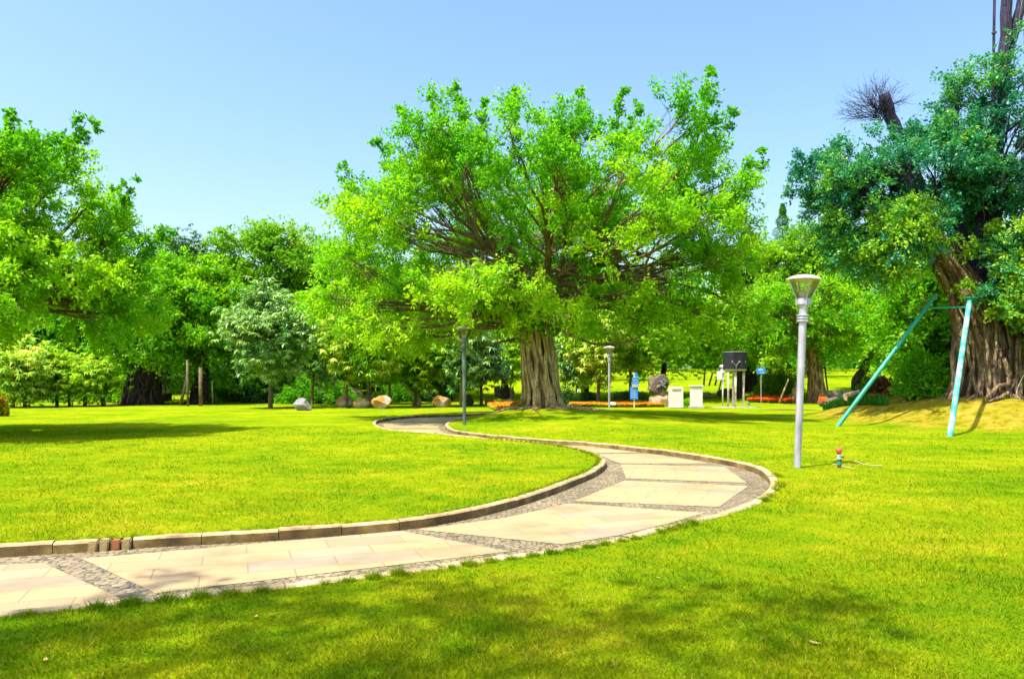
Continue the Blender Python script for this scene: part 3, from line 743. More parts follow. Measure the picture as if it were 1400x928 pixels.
mb = MB()                                                # aerial roots hanging under the crown
for _ in range(26):
    a = rng.uniform(0, 6.28); r = rng.uniform(.3, 1.1); x, y = r*math.cos(a)-.2, r*math.sin(a); z1 = rng.uniform(3.6, 5.6); ln = rng.uniform(.8, 2.4)
    mb.tube(wob([(x, y, z1), (x, y, z1-ln*.5), (x+.05, y, z1-ln)], .04), [.014, .012, .006], 4)
mb.build('aerial_roots', BARK['limb'], hero, smooth=True)
tips = []; 
for _ in range(70):                                      # ivy-like shoots on the upper bole
    a = rng.uniform(0, 6.28); z = rng.uniform(3.3, 6.0); tips.append((-.2+.75*math.cos(a), .75*math.sin(a), z))
tips = np.array(tips); r_ = spray(tips, norm(tips*np.array([1, 1, 0])+np.array([0.2, 0, -.3])), 46, np.full(70, .45), .12, np.full(70, .35), 'twig', .5)
leaves('ivy', *r_[:3], r_[3], r_[4], r_[5], LEAF['hero'], hero)

# --- the big fig on the right-hand mound
rY = 30.3; rx = 18.8; rz = Hs(rx, rY); print('fig base', rz)
fig_tr = [(rx+.2, rY, rz-.15), P(1353, 500, rY), P(1345, 450, rY), P(1328, 410, rY), P(1300, 365, rY), P(1268, 310, rY)]
left_reg = [(1085, 245), (1105, 215), (1125, 200), (1160, 190), (1200, 185), (1232, 195), (1262, 175), (1300, 190), (1320, 250), (1300, 300), (1275, 325), (1245, 350), (1225, 375), (1198, 400), (1170, 395), (1140, 330), (1115, 290)]
top_reg = [(1222, 240), (1240, 190), (1268, 160), (1268, 108), (1290, 112), (1320, 108), (1345, 90), (1400, 80), (1470, 100), (1520, 160), (1530, 300), (1500, 420), (1440, 440), (1400, 320), (1330, 300), (1290, 330), (1240, 290)]
low_reg = [(1352, 300), (1400, 290), (1500, 300), (1510, 500), (1440, 505), (1392, 495), (1366, 470), (1352, 430), (1350, 360)]
fig = tree('fig_tree', 'massive old fig with dark blue-green crown and buttressed trunk on the dry mound at right', 'tree', (rx, rY, rz),
     fig_tr, [1.75, 1.25, 1.1, .82, .66, .5],
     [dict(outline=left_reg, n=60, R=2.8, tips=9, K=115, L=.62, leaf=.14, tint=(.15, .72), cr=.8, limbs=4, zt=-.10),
      dict(outline=[(1145, 290), (1200, 285), (1270, 290), (1262, 330), (1235, 358), (1200, 395), (1168, 360)], n=22, R=2.9, tips=8, K=105, L=.55, leaf=.125, tint=(.68, .98), cr=.7, limbs=2, tmax=-.3),
      dict(outline=top_reg, n=84, R=4.0, tips=9, K=105, L=.65, leaf=.14, tint=(.02, .62), cr=.9, limbs=7),
      dict(outline=low_reg, n=46, R=1.5, tips=9, K=110, L=.55, leaf=.135, tint=(.4, .98), cr=.75, limbs=4, tmax=.2, Y=28.4)],
     'teal', 'right', limb_from=[P(1300, 365, rY), P(1268, 310, rY), P(1350, 300, rY+.3), P(1365, 380, rY)], strands=46, flare=1.3, limbm='plum', limb_r=.2, rise=.35, sr=(.05, .17))
off = np.array((rx, rY, rz)); mb = MB()
def limb(mb, pts, r, off, n=10, w=.02):
    c = crom([np.array(P(*p[:2], p[2]))-off for p in pts], 5); mb.tube(wob(c, w), np.interp(np.linspace(0, 1, len(c)), np.linspace(0, 1, len(r)), r), n)
limb(mb, [(1268, 310, rY), (1235, 255, rY), (1205, 232, rY-.3), (1196, 225, rY-.5)], [.50, .40, .32, .28], off)
limb(mb, [(1262, 300, rY), (1245, 230, rY), (1225, 180, rY), (1208, 128, rY-.2)], [.36, .30, .25, .20], off)
limb(mb, [(1352, 470, rY), (1350, 390, rY+.4), (1335, 330, rY+.4), (1350, 240, rY+.4), (1366, 150, rY+.4), (1374, 70, rY+.5), (1378, -60, rY+.5)], [.75, .55, .48, .40, .28, .22, .19], off)
limb(mb, [(1366, 120, rY+.4), (1385, 50, rY+.6), (1400, -10, rY+.6), (1412, -60, rY+.6)], [.2, .19, .18, .16], off)
limb(mb, [(1330, 410, rY), (1330, 370, rY+.2), (1312, 330, rY+.3), (1300, 290, rY+.3)], [.55, .42, .36, .3], off)
limb(mb, [(1372, 500, rY), (1395, 420, rY+.5), (1420, 330, rY+.8), (1450, 250, rY+1)], [.8, .6, .5, .4], off)
mb.build('limbs', BARK['plum'], fig, smooth=True)
mb = MB()                                                # dead twigs on the sawn stub
s0 = np.array(P(1200, 150, rY-.2))-off
for _ in range(90):
    a = rng.uniform(-1.6, 1.3); e = rng.uniform(-.6, .7); ln = rng.uniform(.5, 1.45)
    d = np.array([math.sin(a)*1.0-.15, e, math.cos(a)*.9]); d /= np.linalg.norm(d)
    p = s0+np.array([rng.uniform(-.15, .2), 0, rng.uniform(-.5, .3)]); q = p+d*ln*.5+rng.normal(0, .06, 3); r = p+d*ln+rng.normal(0, .1, 3)
    mb.tube([p, (p+q)/2+rng.normal(0, .05, 3), q, (q+r)/2+rng.normal(0, .05, 3), r], [.014, .011, .009, .006, .003], 4)
    for _2 in range(5): u = q+(r-q)*rng.random(); mb.tube([u, u+d*.3+rng.normal(0, .16, 3)], [.007, .003], 3)
mb.build('dead_twigs', BARK['plum'], fig)
mb = MB()                                                # big lattice of roots over the buttress
limb(mb, [(1398, 505, 28.6), (1385, 525, 28.4), (1372, 540, 28.2), (1352, 549, 28)], [.10, .09, .09, .05], off, 8)
limb(mb, [(1372, 490, 28.6), (1380, 520, 28.3), (1362, 530, 28.1), (1345, 548, 28.0)], [.09, .08, .08, .05], off, 8)
limb(mb, [(1318, 460, 29.1), (1302, 480, 28.9), (1304, 520, 28.6), (1300, 548, 28.4)], [.08, .07, .07, .10], off, 8)
for k in range(12):
    x = 1352+k*9; limb(mb, [(x+rng.uniform(-6, 6), 470+rng.uniform(-20, 15), 28.9), (x+rng.uniform(-5, 5), 510, 28.5), (x+rng.uniform(-5, 5), 552, 28.2)], [.05, .06, .07], off, 6)
mb.build('roots', BARK['right'], fig, smooth=True)
for px_, y0, y1 in [(1236, 370, 440), (1262, 380, 430), (1340, 235, 300), (1398, 30, 90), (1253, 372, 432)]:
    mb = MB(); limb(mb, [(px_, y0, rY-.9), (px_+3, (y0+y1)/2, rY-.9), (px_+6, y1, rY-.9)], [.025, .02, .015], off, 5)
    mb.build('aerial_root', BARK['limb'], fig)
# --- left-hand big tree, trunk beyond the frame
lx, lY = -17.6, 23.5; lz = Hs(lx, lY)
left_out = [(-260, 160), (-120, 130), (-40, 150), (0, 168), (12, 200), (50, 205), (85, 190), (118, 185), (134, 215), (138, 250), (152, 285), (178, 308), (188, 340), (200, 375), (215, 400), (225, 425), (210, 445), (170, 462),
            (110, 455), (60, 440), (0, 432), (-100, 480), (-230, 460), (-300, 300)]
ltree = tree('shade_tree', 'huge bright green broadleaf tree filling the left edge of the photo', 'tree', (lx, lY, lz), [(lx, lY, lz-.1), (lx, lY, 1.5), (lx+.3, lY, 3.0), (lx+.5, lY, 4)], [.8, .6, .5, .4],
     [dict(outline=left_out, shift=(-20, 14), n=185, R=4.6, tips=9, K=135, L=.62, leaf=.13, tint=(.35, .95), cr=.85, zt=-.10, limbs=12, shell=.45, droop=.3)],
     'left', 'dark', limbm='limb', strands=24, limb_r=.22)
shoots(ltree, [((20, 230), (3, 152), 6, .45), ((95, 250), (126, 172), 7, .45), ((40, 240), (30, 190), 6, .4), ((130, 300), (142, 235), 6, .4), ((160, 350), (190, 302), 6, .4)], 'left', lY, 50, .15, .35, .03)
# --- tree beside the photographer, its canopy only seen as shade on the near grass
otree = tree('overhanging_tree', 'tall tree behind the viewpoint shading the near lawn', 'tree', (-10.0, -3.0, 0), [(-10, -3, -.1), (-10, -3, 4), (-9.6, -2.8, 8), (-9, -2.4, 10)], [.5, .42, .36, .3],
     [dict(outline=[(500, 100), (900, 100), (900, 400), (500, 400)], world=(-7.8, -2.3, .3, 2.0, 11, 12.6), n=13, R=1.0, tips=6, K=36, L=.8, leaf=.17, tint=(.3, .8), cr=.95, limbs=4),
      dict(outline=[(500, 100), (900, 100), (900, 400), (500, 400)], world=(-10, -7.6, -.4, .4, 11, 12.6), n=4, R=1.0, tips=6, K=36, L=.8, leaf=.17, tint=(.3, .8), cr=.95, limbs=2)],
     'mid', 'dark', strands=12, limb_r=.10)

# ------------------------------------------------------------------ background trees
def ell(cx, cy, rx, ry, k=12, j=.12):
    return [(cx+rx*math.cos(a)*(1+random.uniform(-j, j)), cy+ry*math.sin(a)*(1+random.uniform(-j, j))) for a in [2*math.pi*i/k for i in range(k)]]
def bgtree(label, px, py, outline, n, leafm, leaf=.24, tint=(.2, .8), barkm='dark', tr=.35, R=None, K=75, tips=8, L_=.9, cr=1.2, style='twig', strands=0, name='broadleaf_tree', group='trees standing round the far side of the lawn', droop=.25, limbs=6, flare=.8, cat='tree', lean=0):
    g = GT(px, py); o = np.array(outline); s = g.y/F
    R = R or (o[:, 0].max()-o[:, 0].min())/2*s*.8
    cxm = (o[:, 0].mean()-CX)*s; ytop = o[:, 1].min(); ybot = o[:, 1].max(); zb = Z(ybot, g.y); zm = Z((ytop+ybot)/2, g.y)
    tp = [(g.x, g.y, g.z-.1), (g.x+lean*.4, g.y, g.z+(zb-g.z)*.5), (g.x+(cxm-g.x)*.3+lean, g.y, zb+.2), (g.x+(cxm-g.x)*.7, g.y, zb+(zm-zb)*.8)]
    return tree(name, label, cat, (g.x, g.y, g.z), tp, [tr, tr*.85, tr*.75, tr*.45], [dict(outline=outline, n=int(n*1.35), R=R, tips=tips, K=K, L=L_, leaf=leaf, tint=tint, cr=cr, style=style, droop=droop, limbs=limbs)],
                leafm, barkm, strands=strands, group=group, limb_r=tr*.38, flare=flare, twig_r=.015, sr=(.04, .12))
bgtree('squat dark-trunked banyan with aerial roots in bare soil left of the propped tree', 195, 553, [(125, 480), (130, 400), (150, 350), (200, 335), (250, 345), (290, 380), (300, 440), (290, 490), (240, 505), (180, 512), (140, 505)], 60, 'mid', .25, (.3, .8), 'dark', 1.55, strands=34, K=60)
bgtree('wide multi-stemmed tree with reddish-brown bole held by wooden props', 270, 552, [(215, 440), (235, 380), (262, 350), (310, 345), (345, 380), (350, 440), (347, 515), (305, 542), (250, 545), (220, 525)], 52, 'left', .25, (.35, .95), 'dark', 1.0, strands=26, K=60, flare=.5)
bgtree('taller darker tree whose top shows just right of the huge left tree', 228, 548, ell(245, 372, 52, 52), 34, 'dark', .34, (.5, 1.1), 'dark', .4, K=50, style='whorl', L_=1.1)
bgtree('tall layered yellow-green tree with flat leaf plates rising behind the silver-leaved tree', 365, 547, [(300, 330), (325, 305), (360, 312), (385, 300), (420, 318), (440, 350), (430, 400), (400, 440), (340, 440), (300, 400)], 48, 'lime', .27, (.1, .7), 'dark', .35, K=60, cr=1.3)
bgtree('green tree between the reddish-boled tree and the silver-leaved tree', 322, 548, ell(322, 430, 42, 70), 34, 'mid', .25, (.2, .7), 'dark', .4, K=55)
bgtree('yellow-green tree behind the row of pale young trees left of the banyan', 455, 547, [(410, 350), (440, 325), (480, 320), (520, 335), (540, 390), (530, 450), (480, 480), (430, 470), (405, 420)], 46, 'lime', .25, (.2, .9), 'young', .3, K=55)
bgtree('lime green tree seen through the left half of the banyan crown', 580, 546, ell(580, 430, 62, 62), 46, 'left', .25, (.3, .9), 'dark', .35, K=55)
bgtree('mid green tree directly behind the banyan trunk', 690, 545, ell(690, 425, 65, 62), 46, 'mid', .25, (.2, .8), 'dark', .35, K=50)
bgtree('bright green tree behind the right half of the banyan crown', 800, 545, ell(805, 420, 65, 60), 44, 'left', .25, (.3, .9), 'dark', .35, K=50)
bgtree('broad bright green tree with low skirts above the rock sculpture', 905, 545, [(815, 470), (840, 420), (890, 395), (950, 400), (1000, 430), (1005, 475), (985, 500), (940, 505), (880, 508), (825, 508)], 90, 'left', .30, (.55, 1.0), 'dark', .3, K=55, style='whorl', L_=1.2, cr=1.3)
bgtree('yellow-green tree rising between the banyan and the far conifer', 1010, 545, [(985, 400), (1000, 340), (1030, 318), (1062, 325), (1080, 350), (1085, 420), (1060, 470), (1020, 480), (990, 450)], 46, 'lime', .25, (.15, .75), 'dark', .35, K=55)
bgtree('yellow-green tree behind the lamp lantern on the right', 1112, 546, [(1060, 400), (1070, 330), (1100, 300), (1140, 310), (1170, 350), (1180, 420), (1150, 460), (1090, 460)], 46, 'lime', .25, (.1, .7), 'dark', .4, K=55)
t_lean = bgtree('banyan with two splayed root-wrapped trunks behind the nearest lamp post', 1116, 551, [(1015, 460), (1030, 400), (1070, 375), (1130, 370), (1180, 385), (1205, 430), (1195, 480), (1150, 492), (1100, 485), (1050, 500), (1020, 492)], 66, 'mid', .22, (.3, .95), 'hero', .72, strands=30, K=62, flare=.6, limbs=8)
mb = MB(); g = GT(1080, 551); o_ = np.array(t_lean.location)
gg = np.array((g.x, g.y, g.z))-o_; rooty_trunk(mb, [gg+[0, 0, -.1], gg+[.6, 0, 1.3], gg+[1.3, 0, 2.8]], [.34, .28, .22], 10, .3, sr=(.03, .06)); mb.build('trunk', BARK['hero'], t_lean, smooth=True)
bgtree('dark trunked green tree behind the long teal prop', 1171, 534, [(1130, 470), (1145, 420), (1190, 390), (1240, 395), (1285, 430), (1290, 480), (1260, 505), (1200, 505), (1150, 498)], 50, 'mid', .25, (.2, .8), 'dark', .5, K=55)
bgtree('tall green tree filling the gap behind the fig trunk', 1300, 538, ell(1300, 440, 85, 85), 56, 'left', .25, (.2, .7), 'dark', .5, K=50)
bgtree('green tree behind the far right edge of the fig', 1410, 538, ell(1420, 430, 90, 90), 40, 'mid', .26, (.2, .8), 'dark', .5, K=50)
bgtree('dark multi-stemmed tree among wooden stakes behind the black speaker box', 1028, 536, ell(1030, 462, 50, 42), 34, 'mid', .27, (.2, .7), 'dark', .75, strands=14, K=50, flare=.3)
for (px_, lab) in [(20, 'leftmost green tree behind the pale young trees'), (100, 'second green tree from the left edge behind the pale young trees')]:
    bgtree(lab, px_, 547, ell(px_, 450, 65, 75), 40, 'mid', .28, (.1, .6), 'dark', .4, K=45)
# far conifer
g = GT(1070, 526); cr = empty('conifer', (g.x, g.y+25, g.z)); tag(cr, 'slim far-off conifer spire poking above the trees right of the banyan', 'conifer')
Yc = g.y+25; cr.location = ((1070-CX)/F*Yc, Yc, Hs(20, Yc)); zt = Z(279, Yc)-cr.location.z
mb = MB(); mb.tube([(0, 0, 0), (0, 0, zt*.6), (0, 0, zt)], [.35, .2, .03], 8); mb.build('trunk', BARK['dark'], cr)
n_ = 9000; z = zt*(1-rng.random(n_)**1.6*.75); r = (zt-z)*.36*(.45+.55*np.abs(np.sin(z*2.0)))*rng.random(n_)**.5+.02; a = rng.uniform(0, 6.28, n_)
pos = np.c_[r*np.cos(a), r*np.sin(a), z]; d = np.c_[np.cos(a), np.sin(a), np.full(n_, .3)]
leaves('crown', pos, d, np.tile([0, 0, 1.], (n_, 1))+rng.normal(0, .3, (n_, 3)), np.full(n_, .28), np.full(n_, .12), rng.uniform(.2, .8, n_), LEAF['silver'], cr)

# --- young trees with whorled drooping leaves, in a row along the far edge of the lawn
def young(label, px, py, top, half, leafm, tint=(.3, .9), trunkm='young', bot=None, n=16, leaf=.40, grp='young trees along the far edge of the lawn'):
    bot = bot or top+70; cy = (top+bot)/2
    tint = (tint[0]+.15, tint[1]+.2)
    return bgtree(label, px, py, ell(px, cy-6, half*random.uniform(.9, 1.15), (bot-top)/2+8, 9, .28), n, leafm, leaf*random.uniform(.85, 1.15), tint, trunkm, random.uniform(.10, .16), K=45, tips=6, L_=.75, cr=.75, style='whorl', name='young_tree', group=grp, limbs=4)
young('silver-leaved young tree left of the lone grey rock', 370, 558, 412, 55, 'silver', (.35, .95), n=44, bot=518, leaf=.42)
young('small tree with green and silver leaves directly behind the lone grey rock', 427, 554, 440, 34, 'silver', (.1, .7), n=18, bot=515)
young('pale yellow-green young tree left of the ochre rock group', 474, 557, 432, 38, 'pale', (.1, .8), n=24, bot=520)
young('pale yellow young tree rising from between the ochre rocks', 504, 557, 425, 40, 'pale', (.0, .7), n=24, bot=520)
young('slim young tree just right of the ochre rock group', 533, 553, 440, 34, 'lime', (.3, .9), n=18, bot=522)
young('young tree with an orange-stained stem beside the small round rock', 568, 556, 440, 40, 'lime', (.2, .8), n=22, bot=527)
young('dim young tree behind the largest single ochre rock', 605, 548, 440, 36, 'mid', (.4, 1), n=18, bot=520)
young('slim pale-stemmed young tree left of the far lamp post', 630, 556, 445, 34, 'silver', (.3, .9), 'pale', n=18, bot=525)
young('dark-leaved young tree between the far lamp post and the banyan trunk', 658, 554, 450, 38, 'silver', (.0, .6), n=24, bot=525)
young('young tree just left of the banyan trunk', 700, 550, 440, 35, 'lime', (.2, .8), n=16, bot=520)
young('pale-topped young tree right of the banyan trunk', 818, 554, 432, 44, 'pale', (.05, .7), n=26, bot=520)
young('bright green young tree left of the rock sculpture', 862, 551, 440, 44, 'lime', (.2, .8), n=26, bot=520)
young('broad young tree with dark stem near the right-hand white post', 789, 549, 450, 34, 'silver', (.2, .8), n=18, bot=518)
young('yellow-leaved young tree at the left edge of the photo', 18, 557, 478, 44, 'pale', (.1, .8), n=24, bot=545)
for px_, py_, tp, lab in [(34, 556, 490, 'thin dark-stemmed sapling second from the left edge'), (78, 556, 492, 'sapling below the middle of the huge left tree'), (95, 556, 500, 'sapling with a nearly black stem under the huge left tree'),
                          (116, 556, 494, 'sapling with a pale support stick under the huge left tree'), (141, 555, 498, 'sapling nearest to the squat dark-trunked banyan')]:
    young(lab, px_, py_, tp, 20, 'lime', (.3, .9), 'dark', bot=544, n=9, leaf=.32, grp='saplings under the huge left tree')

# --- far wood closing the view: one mass
def far_woods():
    A = [[] for _ in range(6)]
    for row, (yy, h0) in enumerate([(92, 13), (118, 17), (150, 20)]):
        for x in np.arange(-115, 118, 4.4):
            X0 = x+rng.uniform(-2, 2); Y0 = yy+rng.uniform(-6, 6); zb = float(Hraw(X0, Y0)); h = h0*rng.uniform(.75, 1.05)
            if row == 0 and 17 < X0 < 30: continue
            c = np.c_[rng.normal(0, 2.6, 14), rng.normal(0, 2.2, 14), np.linspace(.03, 1, 14)*h]+np.array([X0, Y0, zb])
            r_ = spray(c, norm(np.c_[rng.normal(0, .5, (14, 2)), np.ones(14)]), 62, np.full(14, 2.6), .62, np.full(14, rng.uniform(.1, .8)), 'twig', .3)
            for a, b in zip(A, r_): a.append(b)
    for X0 in np.arange(-150, 150, 2.2):
        Y0 = 132+rng.uniform(-3, 3); zb = float(Hraw(X0, Y0)); c = np.array([[X0, Y0, zb]])+np.c_[rng.normal(0, 1.2, (12, 2)), rng.uniform(0, 8, 12)]
        r_ = spray(c, norm(np.c_[rng.normal(0, .5, (12, 2)), np.ones(12)]), 120, np.full(12, 1.8), .9, np.full(12, rng.uniform(-.2, .6)), 'twig', .3)
        for a, b in zip(A, r_): a.append(b)
    A = [np.concatenate(a) for a in A]; print('woods', len(A[0]))
    o = leaves('far_woods', *A[:3], A[3], A[4], A[5], LEAF['mid'], None); tag(o, 'dense green wood closing the view behind the park trees', 'wood', kind='stuff')
far_woods()
def thicket():
    A = [[] for _ in range(6)]
    for _ in range(420):
        px_ = rng.uniform(-160, 630); Y0 = rng.uniform(66, 78); X0 = (px_-CX)/F*Y0; zb = float(Hraw(X0, Y0)); h = rng.uniform(1.2, 3.6)
        c = np.array([[X0, Y0, zb]])+np.c_[rng.normal(0, .7, (5, 2)), rng.uniform(.05, 1, 5)*h]
        r_ = spray(c, norm(np.c_[rng.normal(0, .5, (5, 2)), np.ones(5)]), 60, np.full(5, 1.0), .3, np.full(5, rng.uniform(-.1, .6)), 'twig', .3)
        for a, b in zip(A, r_): a.append(b)
    A = [np.concatenate(a) for a in A]
    o = leaves('undergrowth', *A[:3], A[3], A[4], A[5], LEAF['shrub'], None); tag(o, 'dense undergrowth behind the trees on the left half of the lawn edge', 'undergrowth', kind='stuff')
thicket()

# --- shrubs
def shrub(label, px, py, w, h, leafm, tint=(.2, .9), name='shrub', n=2600, leaf=.17, depth=None, box=False, cat='shrub', group=None, dz=0):
    g = GT(px, py); s = g.y/F; W = w*s/2; Hh = h*s; D = (depth or W*.9); D = min(D, 2.2)
    root = empty(name, (g.x, g.y+D*.6, Hs(g.x, g.y+D*.6)+dz)); tag(root, label, cat, group)
    n = int(n*max(1, W*Hh)); u = norm(rng.normal(0, 1, (n, 3))); u[:, 2] = np.abs(u[:, 2]); r = rng.random((n, 1))**.28
    if box: u = u/np.max(np.abs(u*np.array([1, 1, 1])), axis=1, keepdims=True)**.7
    bl = 1+.22*np.sin(u[:, :1]*5+u[:, 1:2]*4+px)+.12*np.sin(u[:, 2:]*9+u[:, :1]*7)
    pos = u*r*(1 if box else bl)*np.array([W, D, Hh]); pos[:, 2] += .05
    d = norm(u+rng.normal(0, .6, (n, 3))); nr = u+rng.normal(0, .5, (n, 3))+np.array([0, 0, .6])
    ti = rng.uniform(*tint)*.3+rng.uniform(tint[0], tint[1], n)*.5+.2*bl[:, 0]*.5
    ln = leaf*rng.uniform(.6, 1.2, n)
    mb = MB()
    for k in range(9):
        a = rng.uniform(0, 6.28); e = rng.uniform(.3, .8); mb.tube([(0, 0, 0), (W*.3*math.cos(a), D*.3*math.sin(a), Hh*.4), (W*e*math.cos(a), D*e*math.sin(a), Hh*.8)], [.03, .02, .008], 5)
    mb.build('stems', BARK['young'], root)
    leaves('foliage', pos, d, nr, ln, ln*.55, ti, LEAF[leafm], root); return root
shrub('round pale green bush right of the blue sign by the red flowers', 1070, 545, 62, 44, 'shrub', (.3, 1), leaf=.16)
shrub('reddish-leaved bush beside the flat-topped boulder', 1212, 543, 44, 24, 'plum', (.2, 1), leaf=.15)
shrub('variegated bush behind the flat-topped boulder', 1190, 535, 34, 22, 'shrub', (.2, .8), leaf=.15)
shrub('low dark hedge left of the fig trunk', 1272, 540, 62, 14, 'dark', (.3, 1), name='hedge', cat='hedge', leaf=.1, box=True)
shrub('full green bush behind the long teal prop', 1268, 545, 60, 62, 'left', (.1, .8), n=2200, leaf=.2)
shrub('trimmed round dark hedge right of the banyan trunk', 803, 553, 26, 16, 'dark', (.2, 1), name='hedge', cat='hedge', leaf=.1, box=True, n=4000)
shrub('long low dark hedge behind the two-panel blue sign', 862, 552, 50, 16, 'dark', (.1, .9), name='hedge', cat='hedge', leaf=.1, box=True, n=3400)
shrub('small dark bush at the right foot of the banyan trunk', 775, 553, 34, 22, 'dark', (.2, 1), leaf=.14)
shrub('green bush behind the lone grey rock', 410, 552, 60, 32, 'mid', (.0, .7), leaf=.2)
shrub('wide low bush behind the pale young trees', 450, 552, 60, 30, 'mid', (.1, .8), leaf=.2)
shrub('dark bush behind the silver-leaved tree', 350, 551, 50, 40, 'dark', (.2, 1), leaf=.22)
shrub('low bush beside the two pale pedestals', 942, 556, 16, 9, 'mid', (.2, 1), leaf=.12)
shrub('bushy green thicket left of the squat banyan', 160, 551, 70, 30, 'mid', (.3, 1), leaf=.2)
shrub('low yellow-green thicket near the left edge', 60, 552, 120, 18, 'lime', (.2, .9), leaf=.18)
shrub('dark bush behind the young tree left of the far lamp post', 590, 549, 60, 22, 'dark', (.3, 1), leaf=.2)
shrub('dark bush with red stems between the ochre rocks and small round rock', 540, 550, 44, 24, 'mid', (.0, .6), leaf=.2)
shrub('small leafy plant at the rim of the left trees near the wooden props', 300, 549, 40, 22, 'shrub', (.3, .9), leaf=.18)
shrub('flowering bush with orange heads cut off by the left edge', -2, 569, 16, 24, 'orange', (.05, .5), leaf=.14, n=5000)
# strap-leaved border
g0 = np.array(GT(1140, 558)); g1 = np.array(GT(1212, 555)); n_ = 3000; t = rng.random(n_); base = g0[None]*(1-t[:, None])+g1[None]*t[:, None]; base[:, 1] += rng.uniform(-.2, 1.4, n_); base[:, 2] = H(base[:, 0], base[:, 1])
a = rng.uniform(0, 6.28, n_); d = np.c_[np.cos(a)*.45, np.sin(a)*.45, np.ones(n_)]
o = leaves('strap_plants', base, d, np.c_[np.cos(a), np.sin(a), np.full(n_, .4)], rng.uniform(.2, .48, n_)*(.7+.5*np.sin(base[:, 0]*6)**2), np.full(n_, .045), rng.random(n_), LEAF['strap'], None); tag(o, 'dark green strap-leaved border plants below the flat-topped boulder', 'border plants', kind='stuff')

# --- flower beds
def bed(name, label, poly, leafm, n, h=.22, leaf=.10, frac=.7):
    W = [GT(*p) for p in poly]; xy = np.array([(w.x, w.y) for w in W]); lo, hi = xy.min(0), xy.max(0)
    p = rng.uniform(lo, hi, (n, 2)); p = p[inpoly(p[:, 0], p[:, 1], xy)]; k = len(p)
    z = H(p[:, 0], p[:, 1]); hh = rng.random(k)**.6*h*(1+.25*np.sin(p[:, 0]*1.9)*np.sin(p[:, 1]*2.3)); fl = (rng.random(k) < frac) & (hh > h*.45)
    ti = np.where(fl, rng.uniform(.4, 1, k), rng.uniform(0, .25, k)); a = rng.uniform(0, 6.28, k)
    d = np.c_[np.cos(a), np.sin(a), rng.uniform(.1, .9, k)]; nr = rng.normal(0, .4, (k, 3))+np.array([0, -.3, 1]); ln = leaf*rng.uniform(.7, 1.3, k)
    o = leaves(name, np.c_[p, z+hh], d, nr, ln, ln*.75, ti, LEAF[leafm], None); tag(o, label, 'flower bed', kind='stuff')
bed('flower_bed', 'long strip of orange flowers between the banyan and the pale pedestals', [(780, 556.5), (908, 556.5), (896, 554), (880, 551.5), (860, 552), (840, 553), (780, 554)], 'orange', 110000, .2, .11, .72)
bed('flower_bed', 'short strip of orange flowers left of the banyan trunk', [(668, 558), (712, 558), (712, 555), (668, 555.5)], 'orange', 26000, .26, .12, .8)
bed('flower_bed', 'red flower patch under the round pale green bush', [(1022, 550), (1085, 552), (1082, 546), (1050, 543), (1030, 545)], 'red', 50000, .28, .12, .85)
bed('flower_bed', 'red and orange flowers right of the flat-topped boulder', [(1185, 550), (1238, 549), (1240, 543), (1190, 543)], 'red', 30000, .42, .13, .7)
bed('flower_bed', 'far strip of red flowers left of the fig trunk', [(1238, 545), (1282, 542), (1280, 538), (1240, 538)], 'red', 40000, .5, .14, .85)
bed('flower_bed', 'red flowers at the foot of the twin-trunked banyan', [(1120, 556), (1130, 556), (1130, 546), (1122, 546)], 'red', 40000, .5, .12, .8)

# ------------------------------------------------------------------ rocks
def rock(label, px, py, w, h, m, seed, d=None, tilt=0, name='boulder', cuts=7, group=None, flat=False):
    g = GT(px, py); s = g.y/F; W, Hh = w*s, h*s; D = d or W*.7
    bm = bmesh.new(); bmesh.ops.create_icosphere(bm, subdivisions=4, radius=1); rs = random.Random(seed)
    for k in range(cuts):
        nn = Vector((rs.uniform(-1, 1), rs.uniform(-1, .6), rs.uniform(-.3, 1))).normalized(); dd = rs.uniform(.55, .85)
        if flat and k == 0: nn = Vector((0, 0, 1)); dd = .45
        for v in bm.verts:
            e = v.co.dot(nn)-dd
            if e > 0: v.co -= nn*e
    for v in bm.verts:
        v.co += v.co.normalized()*noise.fractal(v.co*2.2+Vector((seed, 0, 0)), 1, 2, 4)*.07
        v.co = Vector((v.co.x*W*.56, v.co.y*D*.5, v.co.z*Hh*.62))
    bm.transform(Matrix.Rotation(tilt, 4, 'Y')); zmin = min(v.co.z for v in bm.verts)
    bm.transform(Matrix.Translation((0, 0, -zmin-Hh*.16)))
    me = bpy.data.meshes.new(name); bm.to_mesh(me); bm.free(); me.materials.append(m); me.polygons.foreach_set('use_smooth', [True]*len(me.polygons)); me.set_sharp_from_angle(angle=math.radians(28))
    o = bpy.data.objects.new(name, me); COL.objects.link(o); o.location = (g.x, g.y+D*.35, g.z); tag(o, label, 'rock', group); return o
RG = 'rocks along the far edge of the lawn'
rock('lone pale grey rock with a sloping right side on the lawn', 412, 561.5, 25, 15, R_GREY, 3, tilt=.35, group=RG)
rock('leftmost ochre and grey rock of the group, behind a thin trunk', 469, 557, 24, 16, R_OCH, 8, group=RG)
rock('middle rock of the ochre group, pale cream face', 492, 558, 24, 15, R_OCH, 12, group=RG)
rock('small ochre rock wedged behind the two largest of the group', 508, 556, 14, 14, R_OCH, 5, group=RG)
rock('right rock of the ochre group with a grey slanting face', 521, 559, 26, 18, R_OCH, 21, tilt=.3, group=RG)
rock('small round rock at an orange-stained stem', 569, 556, 13, 12, R_OCH, 31, group=RG)
rock('largest single ochre rock left of the far lamp post', 604, 557, 25, 16, R_OCH, 41, group=RG)
rock('dark triangular rock just right of the far lamp post', 641, 554, 16, 13, R_DARK, 52, tilt=.4, group=RG)
rock('small ochre rock with a grey right side, near the banyan', 670, 554, 13, 11, R_OCH, 61, group=RG)
